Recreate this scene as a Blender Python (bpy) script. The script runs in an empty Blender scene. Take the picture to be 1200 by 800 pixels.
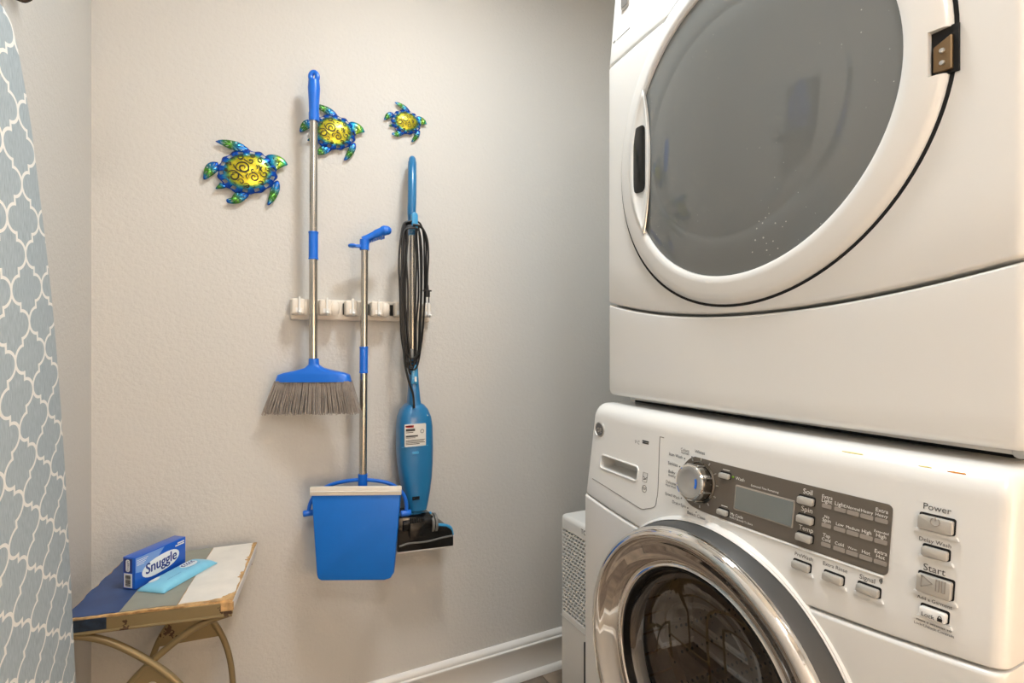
import bpy, bmesh, math, random
from mathutils import Vector, Matrix

random.seed(7)
SC = bpy.context.scene
COL = SC.collection

# ------------------------------------------------------------------ camera
CAM_H = 1.12
FPX = 615.0                       # focal length in pixels of the 1200x800 frame
YAW = math.radians(27.1)          # looking this far to the right of +Y (the back wall's normal)
cam = bpy.data.cameras.new('camera')
cam.sensor_width = 36.0
cam.lens = FPX / 1200.0 * 36.0
cam.shift_y = 2.0 / 1200.0
cam.clip_start = 0.01
cam_ob = bpy.data.objects.new('camera', cam)
cam_ob.location = (0, 0, CAM_H)
cam_ob.rotation_euler = (math.pi / 2, 0, -YAW)
COL.objects.link(cam_ob)
SC.camera = cam_ob

# ------------------------------------------------------------------ world, exposure
world = bpy.data.worlds.new('world')
SC.world = world
world.use_nodes = True
bg = world.node_tree.nodes['Background']
bg.inputs[0].default_value = (0.9, 0.92, 1.0, 1)
bg.inputs[1].default_value = 0.3
SC.view_settings.view_transform = 'Standard'
SC.view_settings.look = 'None'
SC.view_settings.gamma = 1.0
SC.view_settings.exposure = 0.16

LIGHT_A = dict(loc=(0.50, 0.74, 2.36), size=0.22, power=13.0, color=(0.93, 0.98, 1.0))       # ceiling, near the brooms
CEILING_FILL = dict(loc=(0.10, -0.75, 2.36), size=0.40, power=12.0, color=(0.98, 0.98, 1.0))      # added ceiling fill, unseen behind the camera
WARM_FILL = dict(loc=(0.85, -1.30, 0.90), size=0.34, power=58.0, color=(1.0, 0.71, 0.47))      # added warm fill, unseen, washing the wall behind the camera

# ------------------------------------------------------------------ room numbers
D = 1.556          # back wall
XL = -0.32         # left wall
XR = 1.50          # right wall
YF = -1.60         # wall behind the camera
ZC = 2.44          # ceiling

FWD = Vector((math.sin(YAW), math.cos(YAW), 0))
RGT = Vector((math.cos(YAW), -math.sin(YAW), 0))
CAM = Vector((0, 0, CAM_H))


def at(px, py, X=None, Y=None, Z=None):
    """the point of the plane X=, Y= or Z= that the photograph shows at a pixel"""
    d = FWD * FPX + RGT * (px - 600.0) + Vector((0, 0, 402.0 - py))
    if X is not None:
        t = X / d.x
    elif Y is not None:
        t = Y / d.y
    else:
        t = (Z - CAM_H) / d.z
    return CAM + d * t


def turned_plane(x, y, deg):
    """a vertical plane through (x, y) turned about the vertical: pixel -> point, its direction and its normal"""
    a = math.radians(deg)
    e = Vector((math.cos(a), -math.sin(a), 0))
    n = Vector((-math.sin(a), -math.cos(a), 0))
    o = Vector((x, y, 0))

    def f(px, py):
        d = FWD * FPX + RGT * (px - 600.0) + Vector((0, 0, 402.0 - py))
        return CAM + d * (n.dot(o) / n.dot(d))
    return f, e, n


# ------------------------------------------------------------------ materials
def lin(c):
    out = []
    for v in c:
        v = v / 255.0
        out.append(v / 12.92 if v <= 0.04045 else ((v + 0.055) / 1.055) ** 2.4)
    return (out[0], out[1], out[2], 1.0)


def mat(name, rgb, rough=0.5, metal=0.0, coat=0.0, var=0.0, vscale=20.0, bump=0.0, bscale=80.0, ior=1.5, spec=0.5):
    m = bpy.data.materials.new(name)
    m.use_nodes = True
    nt = m.node_tree
    b = nt.nodes['Principled BSDF']
    b.inputs['Base Color'].default_value = lin(rgb)
    b.inputs['Roughness'].default_value = rough
    b.inputs['Metallic'].default_value = metal
    b.inputs['Coat Weight'].default_value = coat
    b.inputs['Coat Roughness'].default_value = 0.08
    b.inputs['IOR'].default_value = ior
    b.inputs['Specular IOR Level'].default_value = spec
    if var > 0 or bump > 0:
        tc = nt.nodes.new('ShaderNodeTexCoord')
        if var > 0:
            n = nt.nodes.new('ShaderNodeTexNoise')
            n.inputs['Scale'].default_value = vscale
            n.inputs['Detail'].default_value = 4
            nt.links.new(tc.outputs['Object'], n.inputs['Vector'])
            r = nt.nodes.new('ShaderNodeMapRange')
            r.inputs['From Min'].default_value = 0.3
            r.inputs['From Max'].default_value = 0.7
            r.inputs['To Min'].default_value = 1.0 - var
            r.inputs['To Max'].default_value = 1.0 + var
            nt.links.new(n.outputs['Fac'], r.inputs['Value'])
            mx = nt.nodes.new('ShaderNodeVectorMath')
            mx.operation = 'SCALE'
            mx.inputs[0].default_value = lin(rgb)[:3]
            nt.links.new(r.outputs[0], mx.inputs['Scale'])
            nt.links.new(mx.outputs[0], b.inputs['Base Color'])
        if bump > 0:
            n2 = nt.nodes.new('ShaderNodeTexNoise')
            n2.inputs['Scale'].default_value = bscale
            n2.inputs['Detail'].default_value = 3
            nt.links.new(tc.outputs['Object'], n2.inputs['Vector'])
            bp = nt.nodes.new('ShaderNodeBump')
            bp.inputs['Strength'].default_value = bump
            bp.inputs['Distance'].default_value = 0.002
            nt.links.new(n2.outputs['Fac'], bp.inputs['Height'])
            nt.links.new(bp.outputs[0], b.inputs['Normal'])
    return m


def nmath(nt, op, a, b=None, c=None):
    n = nt.nodes.new('ShaderNodeMath')
    n.operation = op
    for i, v in enumerate((a, b, c)):
        if v is None:
            continue
        if isinstance(v, (int, float)):
            n.inputs[i].default_value = v
        else:
            nt.links.new(v, n.inputs[i])
    return n.outputs[0]


def wall_material():
    m = mat('greige_wall_paint', (207, 205, 200), rough=0.62, spec=0.3)
    nt = m.node_tree
    b = nt.nodes['Principled BSDF']
    tc = nt.nodes.new('ShaderNodeTexCoord')
    n = nt.nodes.new('ShaderNodeTexNoise')
    n.inputs['Scale'].default_value = 95
    n.inputs['Detail'].default_value = 5
    n.inputs['Roughness'].default_value = 0.62
    nt.links.new(tc.outputs['Object'], n.inputs['Vector'])
    bp = nt.nodes.new('ShaderNodeBump')
    bp.inputs['Strength'].default_value = 0.48
    bp.inputs['Distance'].default_value = 0.004
    nt.links.new(n.outputs['Fac'], bp.inputs['Height'])
    nt.links.new(bp.outputs[0], b.inputs['Normal'])
    return m


def trellis_material():
    """woven blue-grey cover with a printed white lantern trellis (object space y, z)"""
    m = mat('trellis_cover', (150, 165, 172), rough=0.85)
    nt = m.node_tree
    b = nt.nodes['Principled BSDF']
    tc = nt.nodes.new('ShaderNodeTexCoord')
    sp = nt.nodes.new('ShaderNodeSeparateXYZ')
    nt.links.new(tc.outputs['Object'], sp.inputs[0])
    w, h = 0.108, 0.088
    u0 = nmath(nt, 'PINGPONG', nmath(nt, 'DIVIDE', nmath(nt, 'ADD', sp.outputs['Y'], 10 * w + 0.013), w / 2), 1.0)
    v0 = nmath(nt, 'PINGPONG', nmath(nt, 'DIVIDE', nmath(nt, 'ADD', sp.outputs['Z'], 10 * h + 0.02), h / 2), 1.0)
    flip = nmath(nt, 'GREATER_THAN', v0, 0.5)
    keep = nmath(nt, 'SUBTRACT', 1.0, flip)
    sgn = nmath(nt, 'SUBTRACT', keep, flip)
    u = nmath(nt, 'ADD', nmath(nt, 'MULTIPLY', u0, sgn), flip)
    v = nmath(nt, 'ADD', nmath(nt, 'MULTIPLY', v0, sgn), flip)
    du = nmath(nt, 'DIVIDE', nmath(nt, 'SUBTRACT', u, 0.5), 0.5)
    dv = nmath(nt, 'DIVIDE', v, 0.4)
    r = nmath(nt, 'SQRT', nmath(nt, 'ADD', nmath(nt, 'MULTIPLY', du, du), nmath(nt, 'MULTIPLY', dv, dv)))
    ring = nmath(nt, 'LESS_THAN', nmath(nt, 'ABSOLUTE', nmath(nt, 'SUBTRACT', r, 1.0)), 0.115)
    ring = nmath(nt, 'MULTIPLY', ring, nmath(nt, 'GREATER_THAN', u, 0.44))
    seg = nmath(nt, 'LESS_THAN', nmath(nt, 'ABSOLUTE', nmath(nt, 'SUBTRACT', u, 0.5)), 0.055)
    seg = nmath(nt, 'MULTIPLY', seg, nmath(nt, 'GREATER_THAN', v, 0.36))
    line = nmath(nt, 'MAXIMUM', ring, seg)
    wv = nt.nodes.new('ShaderNodeTexNoise')
    wv.inputs['Scale'].default_value = 60
    mp = nt.nodes.new('ShaderNodeMapping')
    mp.inputs['Scale'].default_value = (1, 9, 1.2)
    nt.links.new(tc.outputs['Object'], mp.inputs[0])
    nt.links.new(mp.outputs[0], wv.inputs['Vector'])
    cr = nt.nodes.new('ShaderNodeValToRGB')
    cr.color_ramp.elements[0].position = 0.3
    cr.color_ramp.elements[0].color = lin((152, 165, 172))
    cr.color_ramp.elements[1].position = 0.7
    cr.color_ramp.elements[1].color = lin((182, 194, 199))
    nt.links.new(wv.outputs['Fac'], cr.inputs[0])
    mix = nt.nodes.new('ShaderNodeMix')
    mix.data_type = 'RGBA'
    nt.links.new(line, mix.inputs[0])
    nt.links.new(cr.outputs[0], mix.inputs[6])
    mix.inputs[7].default_value = lin((240, 238, 232))
    nt.links.new(mix.outputs[2], b.inputs['Base Color'])
    return m


def ramp_material(name, attr, stops, rough=0.3, metal=0.5):
    m = mat(name, (200, 200, 60), rough=rough, metal=metal)
    nt = m.node_tree
    b = nt.nodes['Principled BSDF']
    a = nt.nodes.new('ShaderNodeAttribute')
    a.attribute_name = attr
    tc = nt.nodes.new('ShaderNodeTexCoord')
    n = nt.nodes.new('ShaderNodeTexNoise')
    n.inputs['Scale'].default_value = 45
    nt.links.new(tc.outputs['Object'], n.inputs['Vector'])
    f = nmath(nt, 'ADD', a.outputs['Fac'], nmath(nt, 'MULTIPLY', nmath(nt, 'SUBTRACT', n.outputs['Fac'], 0.5), 0.22))
    cr = nt.nodes.new('ShaderNodeValToRGB')
    el = cr.color_ramp.elements
    el[0].position, el[0].color = stops[0][0], lin(stops[0][1])
    el[1].position, el[1].color = stops[-1][0], lin(stops[-1][1])
    for p, c in stops[1:-1]:
        e = el.new(p)
        e.color = lin(c)
    nt.links.new(f, cr.inputs[0])
    nt.links.new(cr.outputs[0], b.inputs['Base Color'])
    return m


def bronze_material():
    """olive-bronze paint with small chips down to dark rust"""
    m = mat('bronze_paint', (142, 124, 88), 0.40, metal=0.3)
    nt = m.node_tree
    b = nt.nodes['Principled BSDF']
    tc = nt.nodes.new('ShaderNodeTexCoord')
    n1 = nt.nodes.new('ShaderNodeTexNoise')
    n1.inputs['Scale'].default_value = 17
    n1.inputs['Detail'].default_value = 1
    n2 = nt.nodes.new('ShaderNodeTexNoise')
    n2.inputs['Scale'].default_value = 160
    for n in (n1, n2):
        nt.links.new(tc.outputs['Object'], n.inputs['Vector'])
    f = nmath(nt, 'ADD', n1.outputs['Fac'], nmath(nt, 'MULTIPLY', n2.outputs['Fac'], 0.22))
    chip = nmath(nt, 'GREATER_THAN', f, 0.79)
    mix = nt.nodes.new('ShaderNodeMix')
    mix.data_type = 'RGBA'
    nt.links.new(chip, mix.inputs[0])
    mix.inputs[6].default_value = lin((142, 124, 88))
    mix.inputs[7].default_value = lin((72, 48, 28))
    nt.links.new(mix.outputs[2], b.inputs['Base Color'])
    nt.links.new(nmath(nt, 'SUBTRACT', 0.3, nmath(nt, 'MULTIPLY', chip, 0.3)), b.inputs['Metallic'])
    return m


def drum_material():
    """steel drum wall with rows of small round holes"""
    m = mat('drum_steel', (190, 174, 148), 0.35, metal=1.0)
    nt = m.node_tree
    b = nt.nodes['Principled BSDF']
    tc = nt.nodes.new('ShaderNodeTexCoord')
    vo = nt.nodes.new('ShaderNodeTexVoronoi')
    vo.inputs['Scale'].default_value = 70
    vo.inputs['Randomness'].default_value = 0.15
    nt.links.new(tc.outputs['Object'], vo.inputs['Vector'])
    hole = nmath(nt, 'LESS_THAN', vo.outputs['Distance'], 0.24)
    mix = nt.nodes.new('ShaderNodeMix')
    mix.data_type = 'RGBA'
    nt.links.new(hole, mix.inputs[0])
    mix.inputs[6].default_value = lin((190, 174, 148))
    mix.inputs[7].default_value = lin((20, 18, 16))
    nt.links.new(mix.outputs[2], b.inputs['Base Color'])
    return m


def glass_material(name, tint, spec_ior=1.5, haze=None, haze_fac=0.0, specks=False):
    """door glass: mirror reflection by Fresnel over a tinted see-through pane, with a grey film"""
    m = bpy.data.materials.new(name)
    m.use_nodes = True
    nt = m.node_tree
    nt.nodes.clear()
    out = nt.nodes.new('ShaderNodeOutputMaterial')
    fr = nt.nodes.new('ShaderNodeFresnel')
    fr.inputs['IOR'].default_value = spec_ior
    tr = nt.nodes.new('ShaderNodeBsdfTransparent')
    tr.inputs[0].default_value = lin(tint)
    gl = nt.nodes.new('ShaderNodeBsdfGlossy')
    gl.inputs['Roughness'].default_value = 0.015
    gl.inputs[0].default_value = (1, 1, 1, 1)
    base = tr.outputs[0]
    if haze:
        df = nt.nodes.new('ShaderNodeBsdfDiffuse')
        df.inputs[0].default_value = lin(haze)
        mh = nt.nodes.new('ShaderNodeMixShader')
        mh.inputs[0].default_value = haze_fac
        nt.links.new(tr.outputs[0], mh.inputs[1])
        nt.links.new(df.outputs[0], mh.inputs[2])
        base = mh.outputs[0]
        if specks:
            tc = nt.nodes.new('ShaderNodeTexCoord')
            vo = nt.nodes.new('ShaderNodeTexVoronoi')
            vo.inputs['Scale'].default_value = 110
            nt.links.new(tc.outputs['Object'], vo.inputs['Vector'])
            no = nt.nodes.new('ShaderNodeTexNoise')
            no.inputs['Scale'].default_value = 9
            nt.links.new(tc.outputs['Object'], no.inputs['Vector'])
            sz = nmath(nt, 'MULTIPLY', nmath(nt, 'SUBTRACT', no.outputs['Fac'], 0.47), 0.5)
            sp = nmath(nt, 'LESS_THAN', vo.outputs['Distance'], sz)
            df2 = nt.nodes.new('ShaderNodeBsdfDiffuse')
            df2.inputs[0].default_value = lin((205, 205, 200))
            ms = nt.nodes.new('ShaderNodeMixShader')
            nt.links.new(nmath(nt, 'MULTIPLY', sp, 0.6), ms.inputs[0])
            nt.links.new(base, ms.inputs[1])
            nt.links.new(df2.outputs[0], ms.inputs[2])
            base = ms.outputs[0]
    mx = nt.nodes.new('ShaderNodeMixShader')
    nt.links.new(fr.outputs[0], mx.inputs[0])
    nt.links.new(base, mx.inputs[1])
    nt.links.new(gl.outputs[0], mx.inputs[2])
    nt.links.new(mx.outputs[0], out.inputs[0])
    return m


M = {}
M['wall'] = wall_material()
M['ceiling'] = mat('ceiling_white', (235, 234, 230), 0.8, bump=0.3, bscale=120)
M['trim'] = mat('trim_white', (240, 238, 233), 0.35, coat=0.2)
M['plank_a'] = mat('plank_grey_brown', (128, 113, 98), 0.42, var=0.35, vscale=18)
M['plank_b'] = mat('plank_light', (146, 131, 115), 0.42, var=0.3, vscale=14)
M['plank_c'] = mat('plank_dark', (110, 96, 83), 0.42, var=0.35, vscale=22)
M['subfloor'] = mat('subfloor', (70, 62, 54), 0.8)
M['white'] = mat('appliance_white', (226, 225, 221), 0.30, coat=0.35)
M['white_side'] = mat('appliance_side', (215, 214, 210), 0.4)
M['white_plastic'] = mat('white_plastic', (232, 231, 227), 0.4)
M['ivory'] = mat('ivory_plastic', (226, 218, 205), 0.4)
M['black'] = mat('black_rubber', (18, 18, 18), 0.5)
M['black_gloss'] = mat('black_gloss', (16, 15, 14), 0.18)
M['dark'] = mat('dark_gap', (10, 10, 10), 0.8)
M['grey_plastic'] = mat('grey_plastic', (112, 111, 108), 0.4)
M['door_grey'] = mat('door_side_grey', (66, 66, 65), 0.5)
M['dark_chrome'] = mat('dark_chrome', (128, 122, 114), 0.08, metal=1.0)
M['pale_grey'] = mat('pale_grey_plastic', (196, 195, 190), 0.45)
M['seam'] = mat('seam_grey', (120, 118, 114), 0.6)
M['chrome'] = mat('chrome', (235, 233, 230), 0.04, metal=1.0)
M['satin'] = mat('satin_silver', (200, 199, 196), 0.28, metal=0.9)
M['steel'] = mat('brushed_steel', (190, 185, 176), 0.22, metal=1.0)
M['drum'] = drum_material()
M['taupe'] = mat('taupe_panel', (98, 90, 80), 0.32, coat=0.2)
M['button'] = mat('button_silver', (190, 186, 178), 0.32, metal=0.3)
M['indicator'] = mat('indicator_grey', (150, 142, 132), 0.4)
M['print_dark'] = mat('print_dark', (70, 68, 66), 0.6)
M['print_white'] = mat('print_white', (240, 238, 232), 0.6)
M['lcd'] = mat('lcd_glass', (112, 117, 113), 0.02, ior=2.1)
M['led'] = mat('led_green', (120, 160, 40), 0.3)
M['blue'] = mat('broom_blue', (22, 108, 214), 0.32)
M['blue_pan'] = mat('dustpan_blue', (14, 112, 210), 0.36, var=0.06, vscale=9)
M['bristle'] = mat('bristle_grey', (160, 151, 143), 0.7, var=0.15, vscale=60)
M['teal'] = mat('vacuum_teal', (28, 112, 164), 0.3, coat=0.2)
M['teal_light'] = mat('vacuum_teal_light', (60, 150, 200), 0.3)
M['cord'] = mat('cord_black', (26, 25, 24), 0.4)
M['label'] = mat('label_silver', (214, 212, 206), 0.45)
M['red'] = mat('print_red', (190, 60, 60), 0.5)
M['bronze'] = bronze_material()
M['rust'] = mat('rust_chip', (70, 45, 26), 0.9, var=0.4, vscale=150)
M['wood_raw'] = mat('raw_wood', (196, 158, 108), 0.8, var=0.3, vscale=90)
M['navy'] = mat('navy_paint', (52, 76, 122), 0.5, var=0.12, vscale=25)
M['navy_dark'] = mat('navy_worn_paint', (34, 46, 62), 0.5, var=0.5, vscale=90)
M['sage'] = mat('sage_grey_paint', (152, 152, 138), 0.55, var=0.06, vscale=25)
M['white_paint'] = mat('white_worn_paint', (232, 226, 216), 0.5, var=0.05, vscale=25)
M['box_blue'] = mat('carton_blue', (24, 92, 196), 0.3, coat=0.3)
M['box_navy'] = mat('carton_navy', (20, 48, 130), 0.3, coat=0.3)
M['box_light'] = mat('carton_light_blue', (118, 158, 220), 0.3, coat=0.3)
M['pouch'] = mat('pouch_blue', (132, 203, 232), 0.28, bump=0.5, bscale=60)
M['pouch_white'] = mat('pouch_oval', (236, 240, 242), 0.35)
M['pouch_dark'] = mat('pouch_print', (40, 90, 150), 0.5)
M['trellis'] = trellis_material()
M['iron_blue'] = mat('iron_blue', (24, 84, 168), 0.2, coat=0.4)
M['iron_wire'] = mat('dark_metal', (60, 54, 48), 0.35, metal=0.8)
M['hinge'] = mat('hinge_metal', (128, 104, 74), 0.4, metal=0.7)
M['residue'] = mat('orange_residue', (214, 140, 62), 0.7)
M['residue_pale'] = mat('yellow_residue', (226, 214, 150), 0.7)
M['turtle_shell'] = ramp_material('turtle_shell_paint', 'tone', [
    (0.0, (206, 186, 40)), (0.60, (200, 190, 50)), (0.70, (110, 160, 70)), (0.80, (24, 126, 180)), (0.86, (12, 84, 190)), (1.0, (14, 66, 170))], 0.25, 0.55)
M['turtle_limb'] = ramp_material('turtle_limb_paint', 'tone', [
    (0.0, (14, 84, 186)), (0.28, (24, 120, 170)), (0.52, (84, 140, 40)), (0.74, (60, 130, 60)), (0.9, (20, 110, 190)), (1.0, (16, 60, 180))], 0.25, 0.55)
M['turtle_head'] = ramp_material('turtle_head_paint', 'tone', [
    (0.0, (14, 84, 186)), (0.3, (20, 150, 190)), (0.55, (150, 180, 40)), (0.8, (70, 170, 90)), (1.0, (20, 130, 200))], 0.25, 0.55)
M['cutout_shade'] = mat('cutout_shadow', (44, 44, 16), 0.7)
M['dryer_glass'] = glass_material('dryer_door_glass', (90, 90, 87), 1.6, (122, 125, 123), 0.82, True)
M['washer_glass'] = glass_material('washer_door_glass', (205, 186, 158), 2.3)
M['lamp_glass'] = None


# ------------------------------------------------------------------ mesh helpers
class MB:
    def __init__(s):
        s.v, s.f, s.tone = [], [], None

    def add(s, vs, fs):
        o = len(s.v)
        s.v.extend([tuple(v) for v in vs])
        s.f.extend([tuple(i + o for i in f) for f in fs])

    def box(s, x0, x1, y0, y1, z0, z1, mtx=None):
        vs = [Vector((x, y, z)) for x in (x0, x1) for y in (y0, y1) for z in (z0, z1)]
        if mtx:
            vs = [mtx @ v for v in vs]
        s.add(vs, [(0, 1, 3, 2), (4, 6, 7, 5), (0, 4, 5, 1), (2, 3, 7, 6), (0, 2, 6, 4), (1, 5, 7, 3)])

    def tube(s, pts, r, n=12, closed=False, cap=True, flat=None):
        pts = [Vector(p) for p in pts]
        m = len(pts)
        rs = r if isinstance(r, (list, tuple)) else [r] * m
        rings = []
        up = None
        for i, p in enumerate(pts):
            if closed:
                t = (pts[(i + 1) % m] - pts[i - 1])
            else:
                t = pts[min(i + 1, m - 1)] - pts[max(i - 1, 0)]
            if t.length < 1e-9:
                t = Vector((0, 0, 1))
            t.normalize()
            if up is None:
                a = Vector((0, 0, 1)) if abs(t.z) < 0.9 else Vector((0, 1, 0))
                up = (a - t * a.dot(t)).normalized()
            else:
                up = (up - t * up.dot(t))
                if up.length < 1e-6:
                    up = t.orthogonal()
                up.normalize()
            sd = t.cross(up)
            ring = []
            for k in range(n):
                an = 2 * math.pi * k / n
                ring.append(p + up * (math.cos(an) * rs[i]) + sd * (math.sin(an) * rs[i]))
            rings.append(ring)
        vs = [v for ring in rings for v in ring]
        fs = []
        for i in range(m if closed else m - 1):
            j = (i + 1) % m
            for k in range(n):
                k2 = (k + 1) % n
                fs.append((i * n + k, i * n + k2, j * n + k2, j * n + k))
        if cap and not closed:
            fs.append(tuple(range(n - 1, -1, -1)))
            fs.append(tuple((m - 1) * n + k for k in range(n)))
        s.add(vs, fs)

    def lathe(s, prof, origin, axis='X', n=64, closed=False):
        """prof: list of (radius, along)"""
        o = Vector(origin)
        vs, fs = [], []
        m = len(prof)
        for (r, a) in prof:
            for k in range(n):
                an = 2 * math.pi * k / n
                c, sn = math.cos(an) * r, math.sin(an) * r
                if axis == 'X':
                    vs.append(o + Vector((a, c, sn)))
                elif axis == 'Y':
                    vs.append(o + Vector((c, a, sn)))
                else:
                    vs.append(o + Vector((c, sn, a)))
        for i in range(m if closed else m - 1):
            j = (i + 1) % m
            for k in range(n):
                k2 = (k + 1) % n
                fs.append((i * n + k, i * n + k2, j * n + k2, j * n + k))
        if not closed:
            if prof[0][0] > 1e-6:
                fs.append(tuple(range(n)))
            if prof[-1][0] > 1e-6:
                fs.append(tuple((m - 1) * n + k for k in range(n)))
        s.add(vs, fs)

    def prism(s, poly, fn0, fn1):
        """poly: 2D points; fn0/fn1 map a 2D point to the two end caps"""
        n = len(poly)
        vs = [fn0(p) for p in poly] + [fn1(p) for p in poly]
        fs = [tuple(range(n)), tuple(range(2 * n - 1, n - 1, -1))]
        for i in range(n):
            j = (i + 1) % n
            fs.append((i, i + n, j + n, j))
        s.add(vs, fs)

    def build(s, name, material, parent=None, bevel=0.0, seg=3, smooth=True, angle=35, tri=False, weld=True, sub=0, recalc=True, local=False):
        me = bpy.data.meshes.new(name)
        bm = bmesh.new()
        for v in s.v:
            bm.verts.new(v)
        bm.verts.ensure_lookup_table()
        tl = None
        if s.tone is not None:
            tl = bm.verts.layers.float.new('tone')
            for v, t in zip(bm.verts, s.tone):
                v[tl] = t
        for f in s.f:
            try:
                bm.faces.new([bm.verts[i] for i in f])
            except ValueError:
                pass
        if weld:
            bmesh.ops.remove_doubles(bm, verts=bm.verts, dist=1e-6)
        if recalc:
            bmesh.ops.recalc_face_normals(bm, faces=bm.faces)
        if bevel > 0:
            ed = [e for e in bm.edges if len(e.link_faces) == 2 and e.calc_face_angle(0) > math.radians(30)]
            bmesh.ops.bevel(bm, geom=ed, offset=bevel, segments=seg, profile=0.5, affect='EDGES', clamp_overlap=True)
        if sub:
            bmesh.ops.subdivide_edges(bm, edges=bm.edges, cuts=sub, use_grid_fill=True)
        bm.to_mesh(me)
        bm.free()
        me.materials.append(material)
        if smooth:
            me.polygons.foreach_set('use_smooth', [True] * len(me.polygons))
            me.set_sharp_from_angle(angle=math.radians(angle))
        o = bpy.data.objects.new(name, me)
        COL.objects.link(o)
        if parent is not None:
            o.parent = parent
            if not local:
                o.matrix_parent_inverse = parent_world(parent).inverted()
        return o


def parent_world(p):
    m = p.matrix_basis.copy()
    q = p
    while q.parent is not None:
        m = q.parent.matrix_basis @ q.matrix_parent_inverse @ m
        q = q.parent
    return m


def face_room(o):
    """turn a glass sheet's normals towards the room (-X)"""
    me = o.data
    if sum(p.normal.x * p.area for p in me.polygons) > 0:
        me.flip_normals()
    return o


def thing(name, label, cat, loc, group=None):
    o = bpy.data.objects.new(name, None)
    o.empty_display_size = 0.05
    o.location = loc
    COL.objects.link(o)
    o['label'] = label
    o['category'] = cat
    if group:
        o['group'] = group
    return o


def structure(o):
    o['kind'] = 'structure'
    return o


def lab(o, text):
    o['label'] = text
    return o


_txt = {}


def text_verts(body):
    if body not in _txt:
        cu = bpy.data.curves.new('lettering', 'FONT')
        cu.body = body
        cu.resolution_u = 3
        ob = bpy.data.objects.new('lettering', cu)
        COL.objects.link(ob)
        dg = bpy.context.evaluated_depsgraph_get()
        dg.update()
        me = bpy.data.meshes.new_from_object(ob.evaluated_get(dg))
        vs = [(v.co.x, v.co.y) for v in me.vertices]
        fs = [tuple(p.vertices) for p in me.polygons]
        bpy.data.objects.remove(ob)
        bpy.data.curves.remove(cu)
        bpy.data.meshes.remove(me)
        x0 = min(v[0] for v in vs)
        x1 = max(v[0] for v in vs)
        _txt[body] = ([((x - x0) / (x1 - x0), y / (x1 - x0)) for x, y in vs], fs)
    return _txt[body]


def put_text(mb, body, fn, width, stretch=1.0):
    """fn(u, v) -> point; u in metres to the right, v in metres up"""
    vs, fs = text_verts(body)
    mb.add([fn(x * width, y * width * stretch) for x, y in vs], fs)


def smooth_path(pts, n=8):
    pts = [Vector(p) for p in pts]
    out = []
    m = len(pts)
    for i in range(m - 1):
        p0, p1, p2, p3 = pts[max(i - 1, 0)], pts[i], pts[i + 1], pts[min(i + 2, m - 1)]
        for k in range(n):
            t = k / n
            out.append(0.5 * ((2 * p1) + (p2 - p0) * t + (2 * p0 - 5 * p1 + 4 * p2 - p3) * t * t + (3 * p1 - p0 - 3 * p2 + p3) * t ** 3))
    out.append(pts[-1])
    return out


def rounded_rect(u0, u1, v0, v1, r, n=5):
    pts = []
    for (cu, cv, a0) in ((u1 - r, v1 - r, 0), (u0 + r, v1 - r, 90), (u0 + r, v0 + r, 180), (u1 - r, v0 + r, 270)):
        for k in range(n + 1):
            a = math.radians(a0 + 90.0 * k / n)
            pts.append((cu + r * math.cos(a), cv + r * math.sin(a)))
    return pts


# ================================================================== THE ROOM
b = MB(); b.box(XL - 0.12, XR + 0.12, YF - 0.12, D + 0.12, -0.10, -0.008)
floor = structure(b.build('floor', M['subfloor'], smooth=False))
# floor planks run along the room, 15 cm wide, staggered joints
pw = 0.152
meshes = {}
row = 0
x = XL
while x < XR - 0.01:
    w = min(pw, XR - x)
    y = YF - (row * 0.37) % 0.9
    while y < D - 0.005:
        y0, y1 = max(y, YF), min(y + 0.9, D)
        if y1 - y0 > 0.02:
            key = (round(w, 3), round(y1 - y0, 3))
            mname = random.choice(['plank_a', 'plank_b', 'plank_c'])
            if key + (mname,) not in meshes:
                b = MB(); b.box(0.001, w - 0.001, 0.001, y1 - y0 - 0.001, -0.008, 0.0)
                o = b.build('plank', M[mname], floor, bevel=0.0012, seg=1, smooth=False)
                meshes[key + (mname,)] = o.data
            else:
                o = bpy.data.objects.new('plank', meshes[key + (mname,)])
                COL.objects.link(o); o.parent = floor
            o.location = (x, y0, 0)
        y += 0.9
    x += pw
    row += 1

b = MB(); b.box(XL - 0.12, XR + 0.12, D, D + 0.12, -0.02, ZC)
structure(b.build('wall_back', M['wall'], smooth=False))
b = MB(); b.box(XL - 0.12, XL, YF, D, -0.02, ZC)
structure(b.build('wall_left', M['wall'], smooth=False))
b = MB(); b.box(XR, XR + 0.12, YF, D, -0.02, ZC)
structure(b.build('wall_right', M['wall'], smooth=False))
# wall behind the camera, with a doorway
b = MB()
b.box(XL - 0.12, -0.22, YF - 0.12, YF, -0.02, ZC)
b.box(0.58, XR + 0.12, YF - 0.12, YF, -0.02, ZC)
b.box(-0.22, 0.58, YF - 0.12, YF, 2.05, ZC)
structure(b.build('wall_front', M['wall'], smooth=False))
b = MB(); b.box(XL - 0.12, XR + 0.12, YF - 0.12, D + 0.12, ZC, ZC + 0.1)
structure(b.build('ceiling', M['ceiling'], smooth=False))
b = MB(); b.box(-0.215, 0.575, YF - 0.08, YF - 0.04, 0.005, 2.04)
for (z0, z1) in ((0.2, 0.9), (1.05, 1.85)):
    for (x0, x1) in ((-0.12, 0.14), (0.22, 0.48)):
        b.box(x0, x1, YF - 0.04, YF - 0.032, z0, z1)
door = structure(b.build('door_1', M['trim'], bevel=0.004, seg=2))
b = MB(); b.lathe([(0.0, 0.06), (0.02, 0.058), (0.027, 0.045), (0.02, 0.03), (0.009, 0.025), (0.009, 0.006), (0.026, 0.004), (0.026, 0.0)], (0.52, YF - 0.04, 0.98), 'Y', 24)
b.build('door_knob', M['satin'], door)
b = MB()
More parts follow.
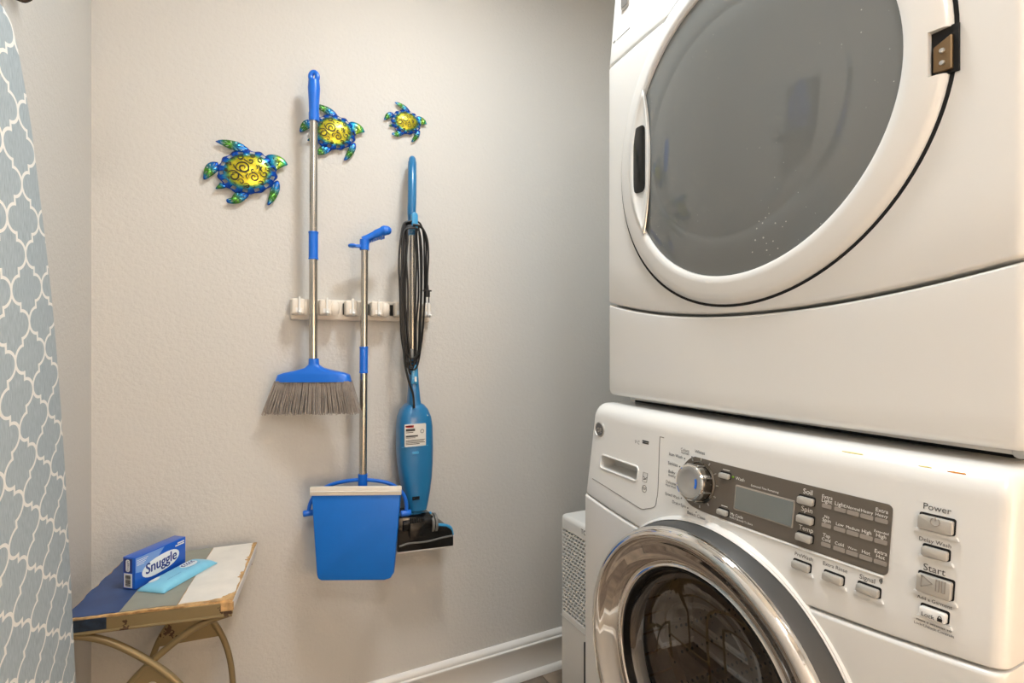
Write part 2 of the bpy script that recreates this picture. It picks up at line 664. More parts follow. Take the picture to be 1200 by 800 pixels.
b.box(-0.29, -0.22, YF, YF + 0.016, 0, 2.12); b.box(0.58, 0.65, YF, YF + 0.016, 0, 2.12); b.box(-0.22, 0.58, YF, YF + 0.016, 2.05, 2.12)
structure(b.build('trim_1', M['trim'], bevel=0.004, seg=2))


def baseboard(name, p0, p1, inward):
    """board with a moulded cap and a quarter-round shoe"""
    prof = [(0.0, 0.0), (0.026, 0.0), (0.0255, 0.007), (0.023, 0.014), (0.018, 0.019), (0.0135, 0.021), (0.0135, 0.098),
            (0.0165, 0.101), (0.0165, 0.107), (0.012, 0.110), (0.0135, 0.116), (0.012, 0.122), (0.006, 0.128), (0.003, 0.130), (0.0, 0.130)]
    p0, p1, n = Vector(p0), Vector(p1), Vector(inward)
    b = MB()
    vs = [p + n * a + Vector((0, 0, z)) for p in (p0, p1) for a, z in prof]
    k = len(prof)
    fs = [tuple(range(k)), tuple(range(2 * k - 1, k - 1, -1))]
    for i in range(k):
        j = (i + 1) % k
        fs.append((i, j, j + k, i + k))
    b.add(vs, fs)
    return structure(b.build(name, M['trim'], angle=50))


baseboard('baseboard_back', (XL, D, 0), (XR, D, 0), (0, -1, 0))
baseboard('baseboard_left', (XL, YF, 0), (XL, D - 0.026, 0), (1, 0, 0))
baseboard('baseboard_right', (XR, YF, 0), (XR, D - 0.026, 0), (-1, 0, 0))


# ------------------------------------------------------------------ ceiling lamps
def ceiling_lamp(cfg, label):
    x, y, z = cfg['loc']
    r = cfg['size'] / 2
    t = thing('ceiling_lamp', label, 'lamp', (x, y, ZC))
    b = MB(); b.lathe([(r + 0.02, 0.0), (r + 0.02, -0.03), (r + 0.004, -0.036), (r - 0.005, -0.03), (0.0, -0.03)], (x, y, ZC), 'Z', 40)
    b.build('canopy', M['satin'], t)
    g = bpy.data.materials.new('lamp_diffuser')
    g.use_nodes = True
    nt = g.node_tree
    p = nt.nodes['Principled BSDF']
    p.inputs['Base Color'].default_value = (0.9, 0.9, 0.88, 1)
    p.inputs['Emission Color'].default_value = (*cfg['color'], 1)
    p.inputs['Emission Strength'].default_value = 4.0
    b = MB(); b.lathe([(r, -0.032), (r * 0.96, -0.05), (r * 0.8, -0.064), (r * 0.45, -0.072), (0.0, -0.074)], (x, y, ZC), 'Z', 40)
    b.build('diffuser', g, t)
    li = bpy.data.lights.new('lamp_light', 'AREA')
    li.shape = 'DISK'
    li.size = cfg['size']
    li.energy = cfg['power']
    li.color = cfg['color']
    lo = bpy.data.objects.new('lamp_light', li)
    lo.location = (x, y, z - 0.0)
    COL.objects.link(lo)
    lo.parent = t
    lo.matrix_parent_inverse = parent_world(t).inverted()
    return t


ceiling_lamp(LIGHT_A, 'small round ceiling lamp near the wall with the brooms')
ceiling_lamp(CEILING_FILL, 'large round ceiling lamp added as fill near the door behind the camera')


def warm_fill_lamp(cfg, label):  # added warm fill behind the camera, built as a dish lamp
    x, y, z = cfg['loc']
    r = cfg['size'] / 2
    t = thing('warm_fill_lamp', label, 'lamp', (x, YF, z))
    b = MB(); b.lathe([(0.0, 0.0), (0.06, 0.0), (0.06, 0.02), (0.014, 0.03), (0.014, y - YF), (0.0, y - YF)], (x, YF, z), 'Y', 32)
    b.build('bracket', M['satin'], t)
    b = MB(); b.lathe([(0.0, 0.02), (r * 0.6, 0.018), (r * 0.92, 0.008), (r + 0.01, -0.02), (r + 0.014, -0.02), (r * 0.95, 0.012), (r * 0.6, 0.024), (0.0, 0.026)], (x, y, z), 'Y', 48)
    b.build('reflector', M['white_plastic'], t)
    li = bpy.data.lights.new('warm_fill_light', 'AREA')
    li.shape = 'DISK'
    li.size = cfg['size']
    li.energy = cfg['power']
    li.color = cfg['color']
    lo = bpy.data.objects.new('warm_fill_light', li)
    lo.location = (x, y - 0.004, z)
    lo.rotation_euler = (-math.pi / 2, 0, 0)
    COL.objects.link(lo)
    lo.parent = t
    lo.matrix_parent_inverse = parent_world(t).inverted()
    return t


warm_fill_lamp(WARM_FILL, 'unseen dish lamp added as warm fill, washing the wall by the door')

# ================================================================== WASHER AND DRYER
YN, YFAR = 0.236, 0.942            # near and far sides
YC = (YN + YFAR) / 2
HW = (YFAR - YN) / 2


def un(y):
    return (y - YC) / HW


def bowed_panel(mb, y0, y1, zb, zt, xf, xback, rt, rb, re, n=30, nz=6):
    """a front panel with a bowed face, a rounded top and rounded ends"""
    st = []
    for k in range(7):
        st.append((re * (1 - math.cos(math.pi / 2 * k / 6)), True))
    L = y1 - y0
    es = [e for e, _ in st]
    ys = [y0 + e for e in es] + [y0 + re + (L - 2 * re) * k / n for k in range(1, n)] + [y1 - e for e in reversed(es)]
    rings = []
    for y in ys:
        e = min(y - y0, y1 - y)
        dl = 0.0 if e >= re else re - math.sqrt(max(re * re - (re - e) ** 2, 0))
        zB, zT = zb(y) + (dl if rb > 0.008 else 0), zt(y) - (dl if rt > 0.008 else 0)
        pts = [(xback, zB)]
        for k in range(4):
            a = math.radians(270 - 90 * k / 3)
            z = zB + rb + rb * math.sin(a)
            pts.append((xf(y, z) + dl + rb + rb * math.cos(a), z))
        for k in range(1, nz):
            z = zB + rb + (zT - rt - zB - rb) * k / nz
            pts.append((xf(y, z) + dl, z))
        for k in range(8):
            a = math.radians(180 - 90 * k / 7)
            z = zT - rt + rt * math.sin(a)
            pts.append((xf(y, min(z, zT - rt)) + dl + rt + rt * math.cos(a), z))
        pts.append((xback, zT))
        rings.append([Vector((min(px, xback), y, pz)) for px, pz in pts])
    m = len(rings[0])
    vs = [v for r in rings for v in r]
    fs = []
    for i in range(len(rings) - 1):
        for k in range(m):
            k2 = (k + 1) % m
            fs.append((i * m + k, i * m + k2, (i + 1) * m + k2, (i + 1) * m + k))
    fs.append(tuple(range(m)))
    fs.append(tuple((len(rings) - 1) * m + k for k in range(m)))
    mb.add(vs, fs)


def cut(o, cutter):
    """carve a solid out of a part (the cutter is removed again)"""
    c = cutter.build('cutter', M['dark'])
    md = o.modifiers.new('cut', 'BOOLEAN')
    md.operation = 'DIFFERENCE'
    md.solver = 'EXACT'
    md.object = c
    dg = bpy.context.evaluated_depsgraph_get()
    dg.update()
    me = bpy.data.meshes.new_from_object(o.evaluated_get(dg))
    o.modifiers.clear()
    old = o.data
    o.data = me
    me.name = o.name
    bpy.data.meshes.remove(old)
    cm = c.data
    bpy.data.objects.remove(c)
    bpy.data.meshes.remove(cm)
    me.set_sharp_from_angle(angle=math.radians(35))


# ------------------------------------------------------------------ washer
BW = 0.015


def seam_w(y):
    return 0.778 + 0.020 * un(y) ** 2


def xw(y, z):                      # washer console face: bowed, and leaning back towards the top
    return 0.668 - BW * (1 - un(y) ** 2) + 0.14 * (z - 0.87)


def xwl(y, z):                     # washer lower front
    return 0.655 - BW * (1 - un(y) ** 2)


def wp(px, py):
    X = 0.66
    for _ in range(6):
        p = at(px, py, X=X)
        X = xw(p.y, p.z)
    return p.y, p.z


def wpt(y, z, off=0.0006):         # a point on (off > 0: in front of) the console face
    return Vector((xw(y, z) - off, y, z))


washer = thing('washing_machine', 'white front-loading washing machine with chrome ring door standing on the floor under the dryer', 'washer', (1.05, YC, 0))
b = MB(); b.box(0.70, 1.43, YN + 0.004, YFAR - 0.004, 0.025, 0.972)
wcab = b.build('cabinet', M['white_side'], washer, bevel=0.006)
b = MB(); bowed_panel(b, YN, YFAR, lambda y: seam_w(y) + 0.0015, lambda y: 0.990, xw, 0.775, 0.032, 0.003, 0.014)
console = b.build('control_console', M['white'], washer, angle=40)
# drawer pull: a pocket carved into the console
yl, zt_ = wp(705.5, 533.5); yr, _ = wp(747.5, 550); _, zb_ = wp(705, 547)
c = MB(); c.prism(rounded_rect(yr, yl, zb_, zt_, 0.006), lambda p: Vector((0.60, p[0], p[1])), lambda p: Vector((xw(p[0], p[1]) + 0.045, p[0], p[1])))
cut(console, c)
b = MB(); bowed_panel(b, YN, YFAR, lambda y: 0.085, lambda y: seam_w(y) - 0.0015, xwl, 0.72, 0.005, 0.006, 0.014)
wfront = b.build('front_panel', M['white'], washer, angle=40)
b = MB(); b.box(0.69, 0.75, YN + 0.01, YFAR - 0.01, 0.03, 0.083)
b.build('toe_panel', M['white_side'], washer, bevel=0.004)
for (fx, fy) in ((0.76, YN + 0.06), (0.76, YFAR - 0.06), (1.37, YN + 0.06), (1.37, YFAR - 0.06)):
    b = MB(); b.lathe([(0.022, 0.0), (0.022, 0.008), (0.010, 0.012), (0.010, 0.028)], (fx, fy, 0), 'Z', 16)
    b.build('foot', M['black'], washer)

# drawer outline groove
drawer_line = [wp(*p) for p in ((694.2, 560.5), (712, 571.5), (735, 586), (750.4, 595.6), (757, 596), (767, 593.5), (769.5, 585), (771, 575), (772, 550), (773, 520), (774.5, 504), (777, 498), (780, 495.5))]
sm = smooth_path([Vector((0, y, z)) for y, z in drawer_line], 5)
b = MB(); b.tube([wpt(p.y, min(p.z, 0.952), 0.0) for p in sm], 0.0008, 6)
b.build('drawer_seam', M['seam'], washer)
# pocket rim
b = MB()
rim = rounded_rect(yr - 0.002, yl + 0.002, zb_ - 0.002, zt_ + 0.002, 0.008)
b.tube([wpt(y, z, 0.0) for y, z in rim], 0.0022, 8, closed=True)
b.build('drawer_pull', M['white'], washer)

# round badge
yb, zbad = wp(703.8, 503)
b = MB(); b.lathe([(0.0, -0.003), (0.0125, -0.003), (0.0135, -0.002), (0.0145, -0.004), (0.0155, -0.003), (0.016, 0.001)], (xw(yb, zbad), yb, zbad), 'X', 32)
badge = b.build('round_badge', M['satin'], washer)
b = MB(); b.lathe([(0.0, -0.0036), (0.0128, -0.0036), (0.0128, -0.002)], (xw(yb, zbad), yb, zbad), 'X', 32)
b.build('badge_field', M['grey_plastic'], badge)
b = MB(); put_text(b, 'GE', lambda u, v: Vector((xw(yb, zbad) - 0.0041, yb + 0.0085 - u, zbad - 0.005 + v)), 0.017, 0.85)
b.build('lettering', M['chrome'], badge)


def console_text(mb, body, x0, y0, x1, stretch=1.0):
    ya, za = wp(x0, y0)
    ye, _ = wp(x1, y0)
    put_text(mb, body, lambda u, v: wpt(ya - u, za + v), ya - ye, stretch)


def patch(mb, ya, ye, zb, zt, r, off0, off1, n=4):
    """a rounded plate lying on the console face"""
    mb.prism(rounded_rect(ye, ya, zb, zt, r, n), lambda p: wpt(p[0], p[1], off0), lambda p: wpt(p[0], p[1], off1))


# taupe control strip, rounded round the knob at its far end
ky, kz = wp(819.5, 565)
y_end, zt1 = wp(1047, 592.5)
_, zt0 = wp(840, 541.5)
_, zb0 = wp(840, 605)
zt_p, zb_p = (zt0 + zt1) / 2, zb0
R = 0.041
poly = []
for k in range(29):
    a = math.radians(66 - (66 - (-66) + 0) * 0 + (294 - 66) * k / 28)
    poly.append((ky + 0 + R * -math.cos(a) * -1 * -1, kz + R * math.sin(a)))
poly = []
za = kz
for k in range(25):
    a = math.radians(70 - 155 * k / 24)          # from upper near side round the far side
    poly.append((ky + R * math.cos(a), kz + R * math.sin(a)))
# poly now runs from top over far side to bottom; add the long strip to the near end
rr = 0.006
poly = [p for p in poly]
poly.append((ky - 0.012, zb_p))
poly.append((y_end + rr, zb_p))
for k in range(1, 6):
    a = math.radians(270 - 90 * k / 5)
    poly.append((y_end + rr + rr * math.cos(a), zb_p + rr + rr * math.sin(a)))
for k in range(0, 6):
    a = math.radians(180 - 90 * k / 5)
    poly.append((y_end + rr + rr * math.cos(a), zt_p - rr + rr * math.sin(a)))
# split the strip along Y so that it follows the bow
def strip_mesh(mb, poly, off0, off1):
    bm = bmesh.new()
    vs = [bm.verts.new((0, y, z)) for y, z in poly]
    bm.faces.new(vs)
    for k in range(1, 16):
        yy = y_end + (ky + R - y_end) * k / 16
        bmesh.ops.bisect_plane(bm, geom=bm.verts[:] + bm.edges[:] + bm.faces[:], plane_co=(0, yy, 0), plane_no=(0, 1, 0))
    bm.verts.index_update()
    pv = [v.co.copy() for v in bm.verts]
    pf = [tuple(v.index for v in f.verts) for f in bm.faces]
    n = len(pv)
    vv = [wpt(p.y, p.z, off1) for p in pv] + [wpt(p.y, p.z, off0) for p in pv]
    ff = list(pf) + [tuple(i + n for i in reversed(f)) for f in pf]
    for e in bm.edges:
        if len(e.link_faces) == 1:
            i, j = e.verts[0].index, e.verts[1].index
            ff.append((i, j, j + n, i + n))
    bm.free()
    mb.add(vv, ff)


b = MB(); strip_mesh(b, poly, -0.001, 0.0012)
strip = b.build('control_strip', M['taupe'], washer)
# white lip under the strip
b = MB()
b.tube([wpt(y_end + 0.004 + (ky - 0.03 - y_end) * k / 16, zb_p - 0.0025, 0.0) for k in range(17)], 0.002, 8)
b.build('strip_lip', M['white'], washer)

SO = 0.0012                        # face of the strip


def strip_text(mb, body, x0, y0, x1, stretch=1.0):
    ya, za = wp(x0, y0)
    ye, _ = wp(x1, y0)
    put_text(mb, body, lambda u, v: wpt(ya - u, za + v, SO + 0.0004), ya - ye, stretch)


# knob
nrm = Vector((-1, 0, 0.14)).normalized()
kb = Vector((xw(ky, kz) - SO, ky, kz))
rot = Vector((-1, 0, 0)).rotation_difference(nrm).to_matrix().to_4x4()


def knob_lathe(prof, n=48):
    b = MB(); b.lathe([(r, -a) for r, a in prof], (0, 0, 0), 'X', n)
    T = Matrix.Translation(kb) @ rot
    b.v = [tuple(T @ Vector(v)) for v in b.v]
    return b


knob = knob_lathe([(0.0335, 0.0), (0.0335, 0.001), (0.0322, 0.002), (0.0312, 0.001), (0.0300, 0.002), (0.0285, 0.018), (0.0280, 0.019), (0.0, 0.019)]).build('cycle_knob', M['dark_chrome'], washer)
knob_lathe([(0.0282, 0.0185), (0.0282, 0.0205), (0.0270, 0.0222), (0.0250, 0.0226), (0.0240, 0.0215), (0.0, 0.0215)]).build('knob_rim', M['chrome'], knob)
for k in range(8):
    b = MB()
    mm = Matrix.Translation(kb) @ rot @ Matrix.Rotation(math.radians(20 + 45 * k), 4, 'X')
    b.box(-0.0175, -0.003, -0.0012, 0.0012, 0.0285, 0.0306, mm)
    b.build('grip_rib', M['satin'], knob, bevel=0.0004, seg=1)
knob_lathe([(0.0250, 0.0215), (0.0250, 0.0228), (0.0195, 0.0234), (0.0182, 0.0228), (0.0, 0.0228)]).build('knob_face', M['satin'], knob)
T = Matrix.Translation(kb) @ rot
b = MB()
for k in range(7):
    a0 = math.radians(150 + 12 * k / 6 * 4.5)
for k in range(10):
    a = math.radians(150 + 5.5 * k); a2 = math.radians(150 + 5.5 * (k + 1))
    q = [Vector((-0.0233, math.cos(t) * r, math.sin(t) * r)) for t, r in ((a, 0.0135), (a2, 0.0135), (a2, 0.0175), (a, 0.0175))]
    b.add([T @ Vector((v.x, -v.y * -1, v.z)) for v in q], [(0, 1, 2, 3)])
b.build('blue_mark', M['blue'], knob, recalc=False)
b = MB()
for k in range(9):
    a = math.radians(-55 + k * 28)
    m = T @ Matrix.Rotation(a, 4, 'X')
    b.box(-0.0012, 0.0, -0.0008, 0.0008, 0.0352, 0.0392, m)
b.build('tick_marks', M['satin'], washer)['kind'] = 'stuff'

# LCD
ya, zt_l = wp(863.2, 567.3); ye, _ = wp(933.5, 582); _, zb_l = wp(863.2, 597)
b = MB(); patch(b, ya, ye, zb_l, zt_l, 0.002, 0.0, SO + 0.0012)
lcd = b.build('display_frame', M['indicator'], washer, bevel=0.0004, seg=1)
b = MB(); patch(b, ya - 0.002, ye + 0.002, zb_l + 0.002, zt_l - 0.002, 0.001, SO + 0.001, SO + 0.0016)
b.build('screen', M['lcd'], lcd)


def push_button(x0, x1, ytop, ybot, on_strip, m, name='button', label=None):
    ya, zt = wp(x0, ytop); ye, _ = wp(x1, ytop); _, zb = wp(x0, ybot)
    base = SO if on_strip else 0.0
    b = MB(); patch(b, ya, ye, zb, zt, min(0.0022, (zt - zb) * 0.3), base, base + 0.0062)
    o = b.build(name, m, washer, bevel=0.0012, seg=2)
    if label:
        lab(o, label)
    b = MB(); patch(b, ya + 0.0007, ye - 0.0012, zb - 0.0006, zt + 0.0022, 0.0022, base - 0.0006, base + 0.0006)
    b.build('button_gap', M['dark'], o)
    if not on_strip:
        b = MB()
        b.prism([(ya + 0.003, zb - 0.001), (ya + 0.005, zb - 0.0045), (ye - 0.005, zb - 0.0045), (ye - 0.003, zb - 0.001)], lambda p: wpt(p[0], p[1], -0.001), lambda p: wpt(p[0], p[1], 0.0028))
        b.build('button_ledge', M['white'], o)
    return o


for x0, x1, a, c_ in ((845.7, 857.4, 552.7, 558.6), (843.3, 855, 594.8, 601), (937.7, 956.3, 580, 588.3), (936.8, 955.6, 601.4, 610), (935.7, 954.4, 622.4, 631)):
    push_button(x0, x1, a, c_, True, M['button'])
for x0, x1, a, c_ in ((930.5, 951, 655, 663.5), (966.5, 990, 668.3, 677.6), (1006, 1032.6, 681.6, 691.5)):
    push_button(x0, x1, a, c_, False, M['button'])
pb = push_button(1078.8, 1120, 601.2, 617.5, False, M['button'], label='wide power button')
push_button(1082.5, 1113.6, 638, 649, False, M['button'])
sb = push_button(1077.2, 1118.8, 669.4, 690.5, False, M['button'], label='tall start and pause button')
lk = push_button(1080, 1112.4, 707.6, 719.5, False, M['white_plastic'], label='white lock button')
# indicator lights, three rows of five
cols = ((964.5, 975.6), (979.2, 992.8), (994.4, 1008.6), (1010.4, 1025.7), (1027.8, 1043))
for (dx, yt, yb_) in ((0, 589.2, 593.8), (-1.2, 611.3, 616.1), (-2.4, 633.5, 638.3)):
    _, zt = wp(964.5 + dx, yt); _, zb = wp(964.5 + dx, yb_)
    for x0, x1 in cols:
        ya, _ = wp(x0 + dx * 0.4, yt); ye, _ = wp(x1 + dx * 0.4, yt)
        b = MB(); patch(b, ya, ye, zb, zt, 0.0012, SO - 0.0005, SO + 0.0008, 3)
        b.build('indicator_light', M['indicator'], washer)
yv, zv = wp(860, 558.7)
b = MB(); b.lathe([(0.0, -0.002), (0.0016, -0.0016), (0.0018, 0.0)], (xw(yv, zv) - SO, yv, zv), 'X', 12)
lab(b.build('indicator_light', M['led'], washer), 'small round green light beside the word Wash')

# dark lettering on white
b = MB()
for body, x0, y0, x1 in (('Power', 1082.3, 595.5, 1115.5), ('Delay Wash', 1077.4, 632.2, 1115.5), ('Start', 1082.3, 667, 1108.6), ('Add a Garment', 1075, 699.6, 1117),
                         ('Hold 3 Seconds To', 1074.4, 725.4, 1116.5), ('Lock/Unlock Controls', 1071.4, 729.4, 1119.5),
                         ('PreWash', 931.7, 650, 953.3), ('Extra Rinse', 964.7, 661.2, 994), ('Signal', 1007.5, 677.2, 1026),
                         ('Whites', 814.4, 530, 826.6), ('Colors', 798, 527.6, 808), ('Normals', 798.4, 530.8, 808), ('Stain Wash', 784, 533, 800.4),
                         ('Sanitize', 783, 543.5, 794.6), ('Bulky', 783.6, 553.4, 791.6), ('Bedding', 783.6, 557.2, 792), ('Delicates', 780.6, 565, 793),
                         ('Hand Wash', 780.2, 568.4, 792.6), ('Speed Wash', 779.6, 579, 797), ('Drain+Spin', 788, 589, 804.4), ('Basket Clean', 805.6, 601.4, 827)):
    console_text(b, body, x0, y0, x1)
for px, py in ((816, 536), (811, 535), (802.5, 537), (796.6, 546.5), (793.6, 558), (794.5, 571), (798.6, 583.5), (806, 595), (816, 600)):
    y, z = wp(px, py)
    b.prism([(y + 0.0011 * math.cos(t * math.pi / 4), z + 0.0011 * math.sin(t * math.pi / 4)) for t in range(8)], lambda p: wpt(p[0], p[1], 0.0), lambda p: wpt(p[0], p[1], 0.0006))
# sound waves beside Signal
y, z = wp(1029.5, 679.5)
for r in (0.0015, 0.0028, 0.0041):
    b.tube([wpt(y - r * math.cos(a), z + r * math.sin(a), 0.0004) for a in [math.radians(-50 + 12.5 * k) for k in range(9)]], 0.00035, 4)
# drawer marks
ya, za = wp(744, 519); ye, _ = wp(751, 519)
put_text(b, 'V', lambda u, v: wpt(ya - u, za + v), 0.0055)
put_text(b, 'C', lambda u, v: wpt(ya - 0.0085 - u, za + v), 0.0055)
for k in range(2):
    yq, zq = wp(753, 519.6)
    b.box(xw(yq, zq) - 0.0006, xw(yq, zq), yq - 0.017, yq, zq + 0.0008 + 0.0035 * k, zq + 0.0034 + 0.0035 * k)
yq, zq = wp(756, 559)
b.tube([wpt(yq + a, zq + c_, 0.0003) for a, c_ in ((0.006, 0.008), (-0.006, 0.008), (-0.006, -0.008), (0.006, -0.008))], 0.0004, 4, closed=True)
b.tube([wpt(yq + 0.005 - 0.002 * k, zq - 0.001 + 0.002 * math.sin(k * 1.6), 0.0003) for k in range(6)], 0.0004, 4)
b.box(xw(yq, zq) - 0.0006, xw(yq, zq), yq - 0.004, yq + 0.004, zq - 0.0065, zq - 0.003)
yq, zq = wp(755.2, 572.5)
b.tube([wpt(yq + 0.0062 * math.cos(t * 0.393), zq + 0.0062 * math.sin(t * 0.393), 0.0003) for t in range(16)], 0.0004, 4, closed=True)
put_text(b, 'NSF', lambda u, v: wpt(yq + 0.0045 - u, zq - 0.002 + v), 0.009, 1.3)
b.build('dark_lettering', M['print_dark'], washer, recalc=False)['kind'] = 'stuff'
# symbols on the silver buttons
b = MB()
y, z = wp(1099.5, 610.5)
off = 0.0066
b.tube([wpt(y - 0.0042 * math.sin(a), z + 0.0042 * math.cos(a), off) for a in [math.radians(35 + 290 * k / 14) for k in range(15)]], 0.0005, 5)
b.tube([wpt(y, z + 0.001, off), wpt(y, z + 0.0055, off)], 0.0005, 5)
b.build('power_symbol', M['indicator'], pb)
b = MB()
y, z = wp(1091, 681)
b.tube([wpt(y + a, z + c_, off) for a, c_ in ((0.006, 0.006), (-0.004, 0.0), (0.006, -0.006))], 0.0005, 5, closed=True)
for dy in (0.0085, 0.0135):
    b.tube([wpt(y - dy + a, z + c_, off) for a, c_ in ((0.0014, 0.006), (-0.0014, 0.006), (-0.0014, -0.006), (0.0014, -0.006))], 0.0005, 5, closed=True)
b.build('play_pause_symbol', M['indicator'], sb)
b = MB()
ya, za = wp(1083.5, 718.4); ye, _ = wp(1099, 718.4)
put_text(b, 'Lock', lambda u, v: wpt(ya - u, za - 0.0005 + v, off), ya - ye)
yq = ya - (ya - ye) - 0.0045
zq = za + 0.0015
b.prism([(yq + 0.0022, zq - 0.002), (yq - 0.0022, zq - 0.002), (yq - 0.0022, zq + 0.0014), (yq + 0.0022, zq + 0.0014)], lambda p: wpt(p[0], p[1], off - 0.0002), lambda p: wpt(p[0], p[1], off))
b.tube([wpt(yq + 0.0014 * math.cos(a), zq + 0.0016 + 0.002 * math.sin(a), off) for a in [math.pi * k / 8 for k in range(9)]], 0.0004, 5)
b.build('lock_lettering', M['black'], lk, recalc=False)
# white lettering on the strip
b = MB()
for body, x0, y0, x1 in (('Wash', 862.8, 561.4, 873.3), ('My Cycle', 856.8, 603, 871.8), ('Hold 3 Seconds To Store', 856, 606.2, 883.5), ('Estimated Time Remaining', 881, 569.2, 914),
                         ('Soil', 942, 577.4, 953), ('Spin', 939.8, 597.6, 953), ('Temp', 936.8, 619, 954)):
    strip_text(b, body, x0, y0, x1)
rows = ((0, 587.4, (('Extra', 'Light'), ('Light',), ('Normal',), ('Heavy',), ('Extra', 'Heavy'))),
        (-1.2, 609.6, (('No', 'Spin'), ('Low',), ('Medium',), ('High',), ('Extended', 'High'))),
        (-2.4, 631.6, (('Tap', 'Cold'), ('Cold',), ('Warm',), ('Hot',), ('Extra', 'Hot'))))
for dx, yb_, words in rows:
    _, zr = wp(964.5 + dx, yb_)
    for (x0, x1), ws in zip(cols, words):
        ya, _ = wp(x0 + dx * 0.4, yb_); ye, _ = wp(x1 + dx * 0.4, yb_)
        wid = ya - ye
        for i, wd in enumerate(reversed(ws)):
            wl = 0.0026 * len(wd) if len(wd) > 3 else 0.0030 * len(wd)
            wl = min(wl, wid * 1.12)
            yc_ = (ya + ye) / 2 + wl / 2
            hh = zr + i * 0.0050
            put_text(b, wd, lambda u, v, yc_=yc_, hh=hh: wpt(yc_ - u, hh + v, SO + 0.0004), wl)
for x0, y0, x1 in ((848, 549.8, 856), (846, 591.8, 853.4)):
    ya, za = wp(x0, y0); ye, _ = wp(x1, y0)
    b.prism([(ya, za), (ye, za), (ye, za + 0.0008), (ya, za + 0.0008)], lambda p: wpt(p[0], p[1], SO), lambda p: wpt(p[0], p[1], SO + 0.0004))
b.build('white_lettering', M['print_white'], washer, recalc=False)['kind'] = 'stuff'

# sticker residue on the top rim
for (px, py, w_, m) in ((1122, 553, 0.008, 'residue'), (1085, 546, 0.006, 'residue_pale'), (1000, 530, 0.012, 'residue_pale')):
    p = at(px, py, Z=0.9905)
    b = MB(); b.prism([(-w_, -0.002), (-w_ * 0.2, -0.004), (w_, -0.0015), (w_ * 0.7, 0.003), (-w_ * 0.5, 0.002)], lambda q: Vector((p.x + q[1], p.y - q[0], 0.9895)), lambda q: Vector((p.x + q[1], p.y - q[0], 0.9905)))
    b.build('sticker_residue', M[m], washer)

# door of the washer: collar, dark side wall, chrome ring, glass bowl, drum
WY, WZ = 0.588, 0.592
XP = 0.641
hole = MB(); hole.lathe([(0.176, -0.10), (0.176, 0.55)], (XP, WY, WZ), 'X', 64)
cut(wfront, hole)
hole = MB(); hole.lathe([(0.245, 0.02), (0.245, 0.50)], (XP, WY, WZ), 'X', 64)
cut(wcab, hole)
collar = MB(); collar.lathe([(0.2495, 0.014), (0.2490, 0.002), (0.2480, -0.004), (0.2465, -0.010), (0.2455, -0.030), (0.2445, -0.032), (0.2440, -0.004), (0.2440, 0.014)], (XP, WY, WZ), 'X', 96, closed=True)
cv = []
for (x_, y_, z_) in collar.v:                       # the brow of the collar stands out over the top of the door only
    an = math.atan2(z_ - WZ, y_ - WY)
    sn = math.sin(an)
    q = (sn - 0.30) / 0.70 if math.cos(an) > 0 else (sn - 0.80) / 0.20
    q = min(max(q, 0.0), 1.0)
    q = q * q * (3 - 2 * q)
    dx = x_ - XP
    cv.append((XP + (dx if dx > 0 else dx * (0.06 + 0.16 * q)), y_, z_))
collar.v = cv
collar.build('door_collar', M['white'], washer)
b = MB(); b.lathe([(0.244, 0.01), (0.2435, -0.008), (0.241, -0.030), (0.238, -0.036), (0.182, -0.024), (0.180, 0.01)], (XP, WY, WZ), 'X', 96, closed=True)
wdoor = b.build('door', M['door_grey'], washer)
b = MB(); b.lathe([(0.2385, -0.032), (0.2395, -0.040), (0.236, -0.047), (0.229, -0.051), (0.221, -0.050), (0.215, -0.045), (0.211, -0.041), (0.209, -0.040), (0.200, -0.034), (0.188, -0.028), (0.180, -0.026),
                   (0.176, -0.028), (0.173, -0.026), (0.172, -0.018), (0.172, -0.012), (0.234, -0.020)], (XP, WY, WZ), 'X', 128, closed=True)
b.build('chrome_ring', M['chrome'], wdoor, angle=60)
b = MB(); b.lathe([(0.1725, -0.026), (0.1695, -0.026), (0.167, -0.010), (0.164, 0.016), (0.174, 0.018)], (XP, WY, WZ), 'X', 96, closed=True)
b.build('door_gasket', M['black_gloss'], wdoor)
b = MB(); b.lathe([(0.172, -0.024), (0.169, -0.016), (0.164, -0.004), (0.158, 0.003), (0.150, 0.005), (0.10, 0.002), (0.05, 0.0), (0.0, -0.0005)], (XP, WY, WZ), 'X', 96)
b.f = [f for f in b.f if len(f) <= 4]
face_room(b.build('door_glass', M['washer_glass'], wdoor, angle=80))
b = MB(); b.lathe([(0.176, 0.012), (0.176, 0.10), (0.185, 0.108), (0.232, 0.112), (0.236, 0.122), (0.236, 0.46), (0.225, 0.475), (0.0, 0.480)], (XP, WY, WZ), 'X', 96)
b.f = [f for f in b.f if len(f) <= 4]
b.build('drum', M['drum'], washer, recalc=False, angle=50)
for k in range(3):
    a0 = math.radians(30 + 120 * k)
    b = MB()
    pts = [(a0 - 0.22, 0.234), (a0 - 0.10, 0.205), (a0, 0.19), (a0 + 0.10, 0.205), (a0 + 0.22, 0.234)]
    b.prism(pts, lambda p: Vector((XP + 0.14, WY + p[1] * math.cos(p[0]), WZ + p[1] * math.sin(p[0]))), lambda p: Vector((XP + 0.44, WY + p[1] * math.cos(p[0]), WZ + p[1] * math.sin(p[0]))))
    b.build('drum_paddle', M['grey_plastic'], washer, bevel=0.004, seg=2)


# ------------------------------------------------------------------ dryer
DX = 0.052


def seam_d(y):
    return 1.166 + 0.043 * un(y) ** 2


def xd(y, z):
    return 0.720 - 0.018 * (1 - un(y) ** 2)


def dp(px, py):
    X = 0.70
    for _ in range(6):
        p = at(px, py, X=X)
        X = xd(p.y, p.z)
    return p.y, p.z


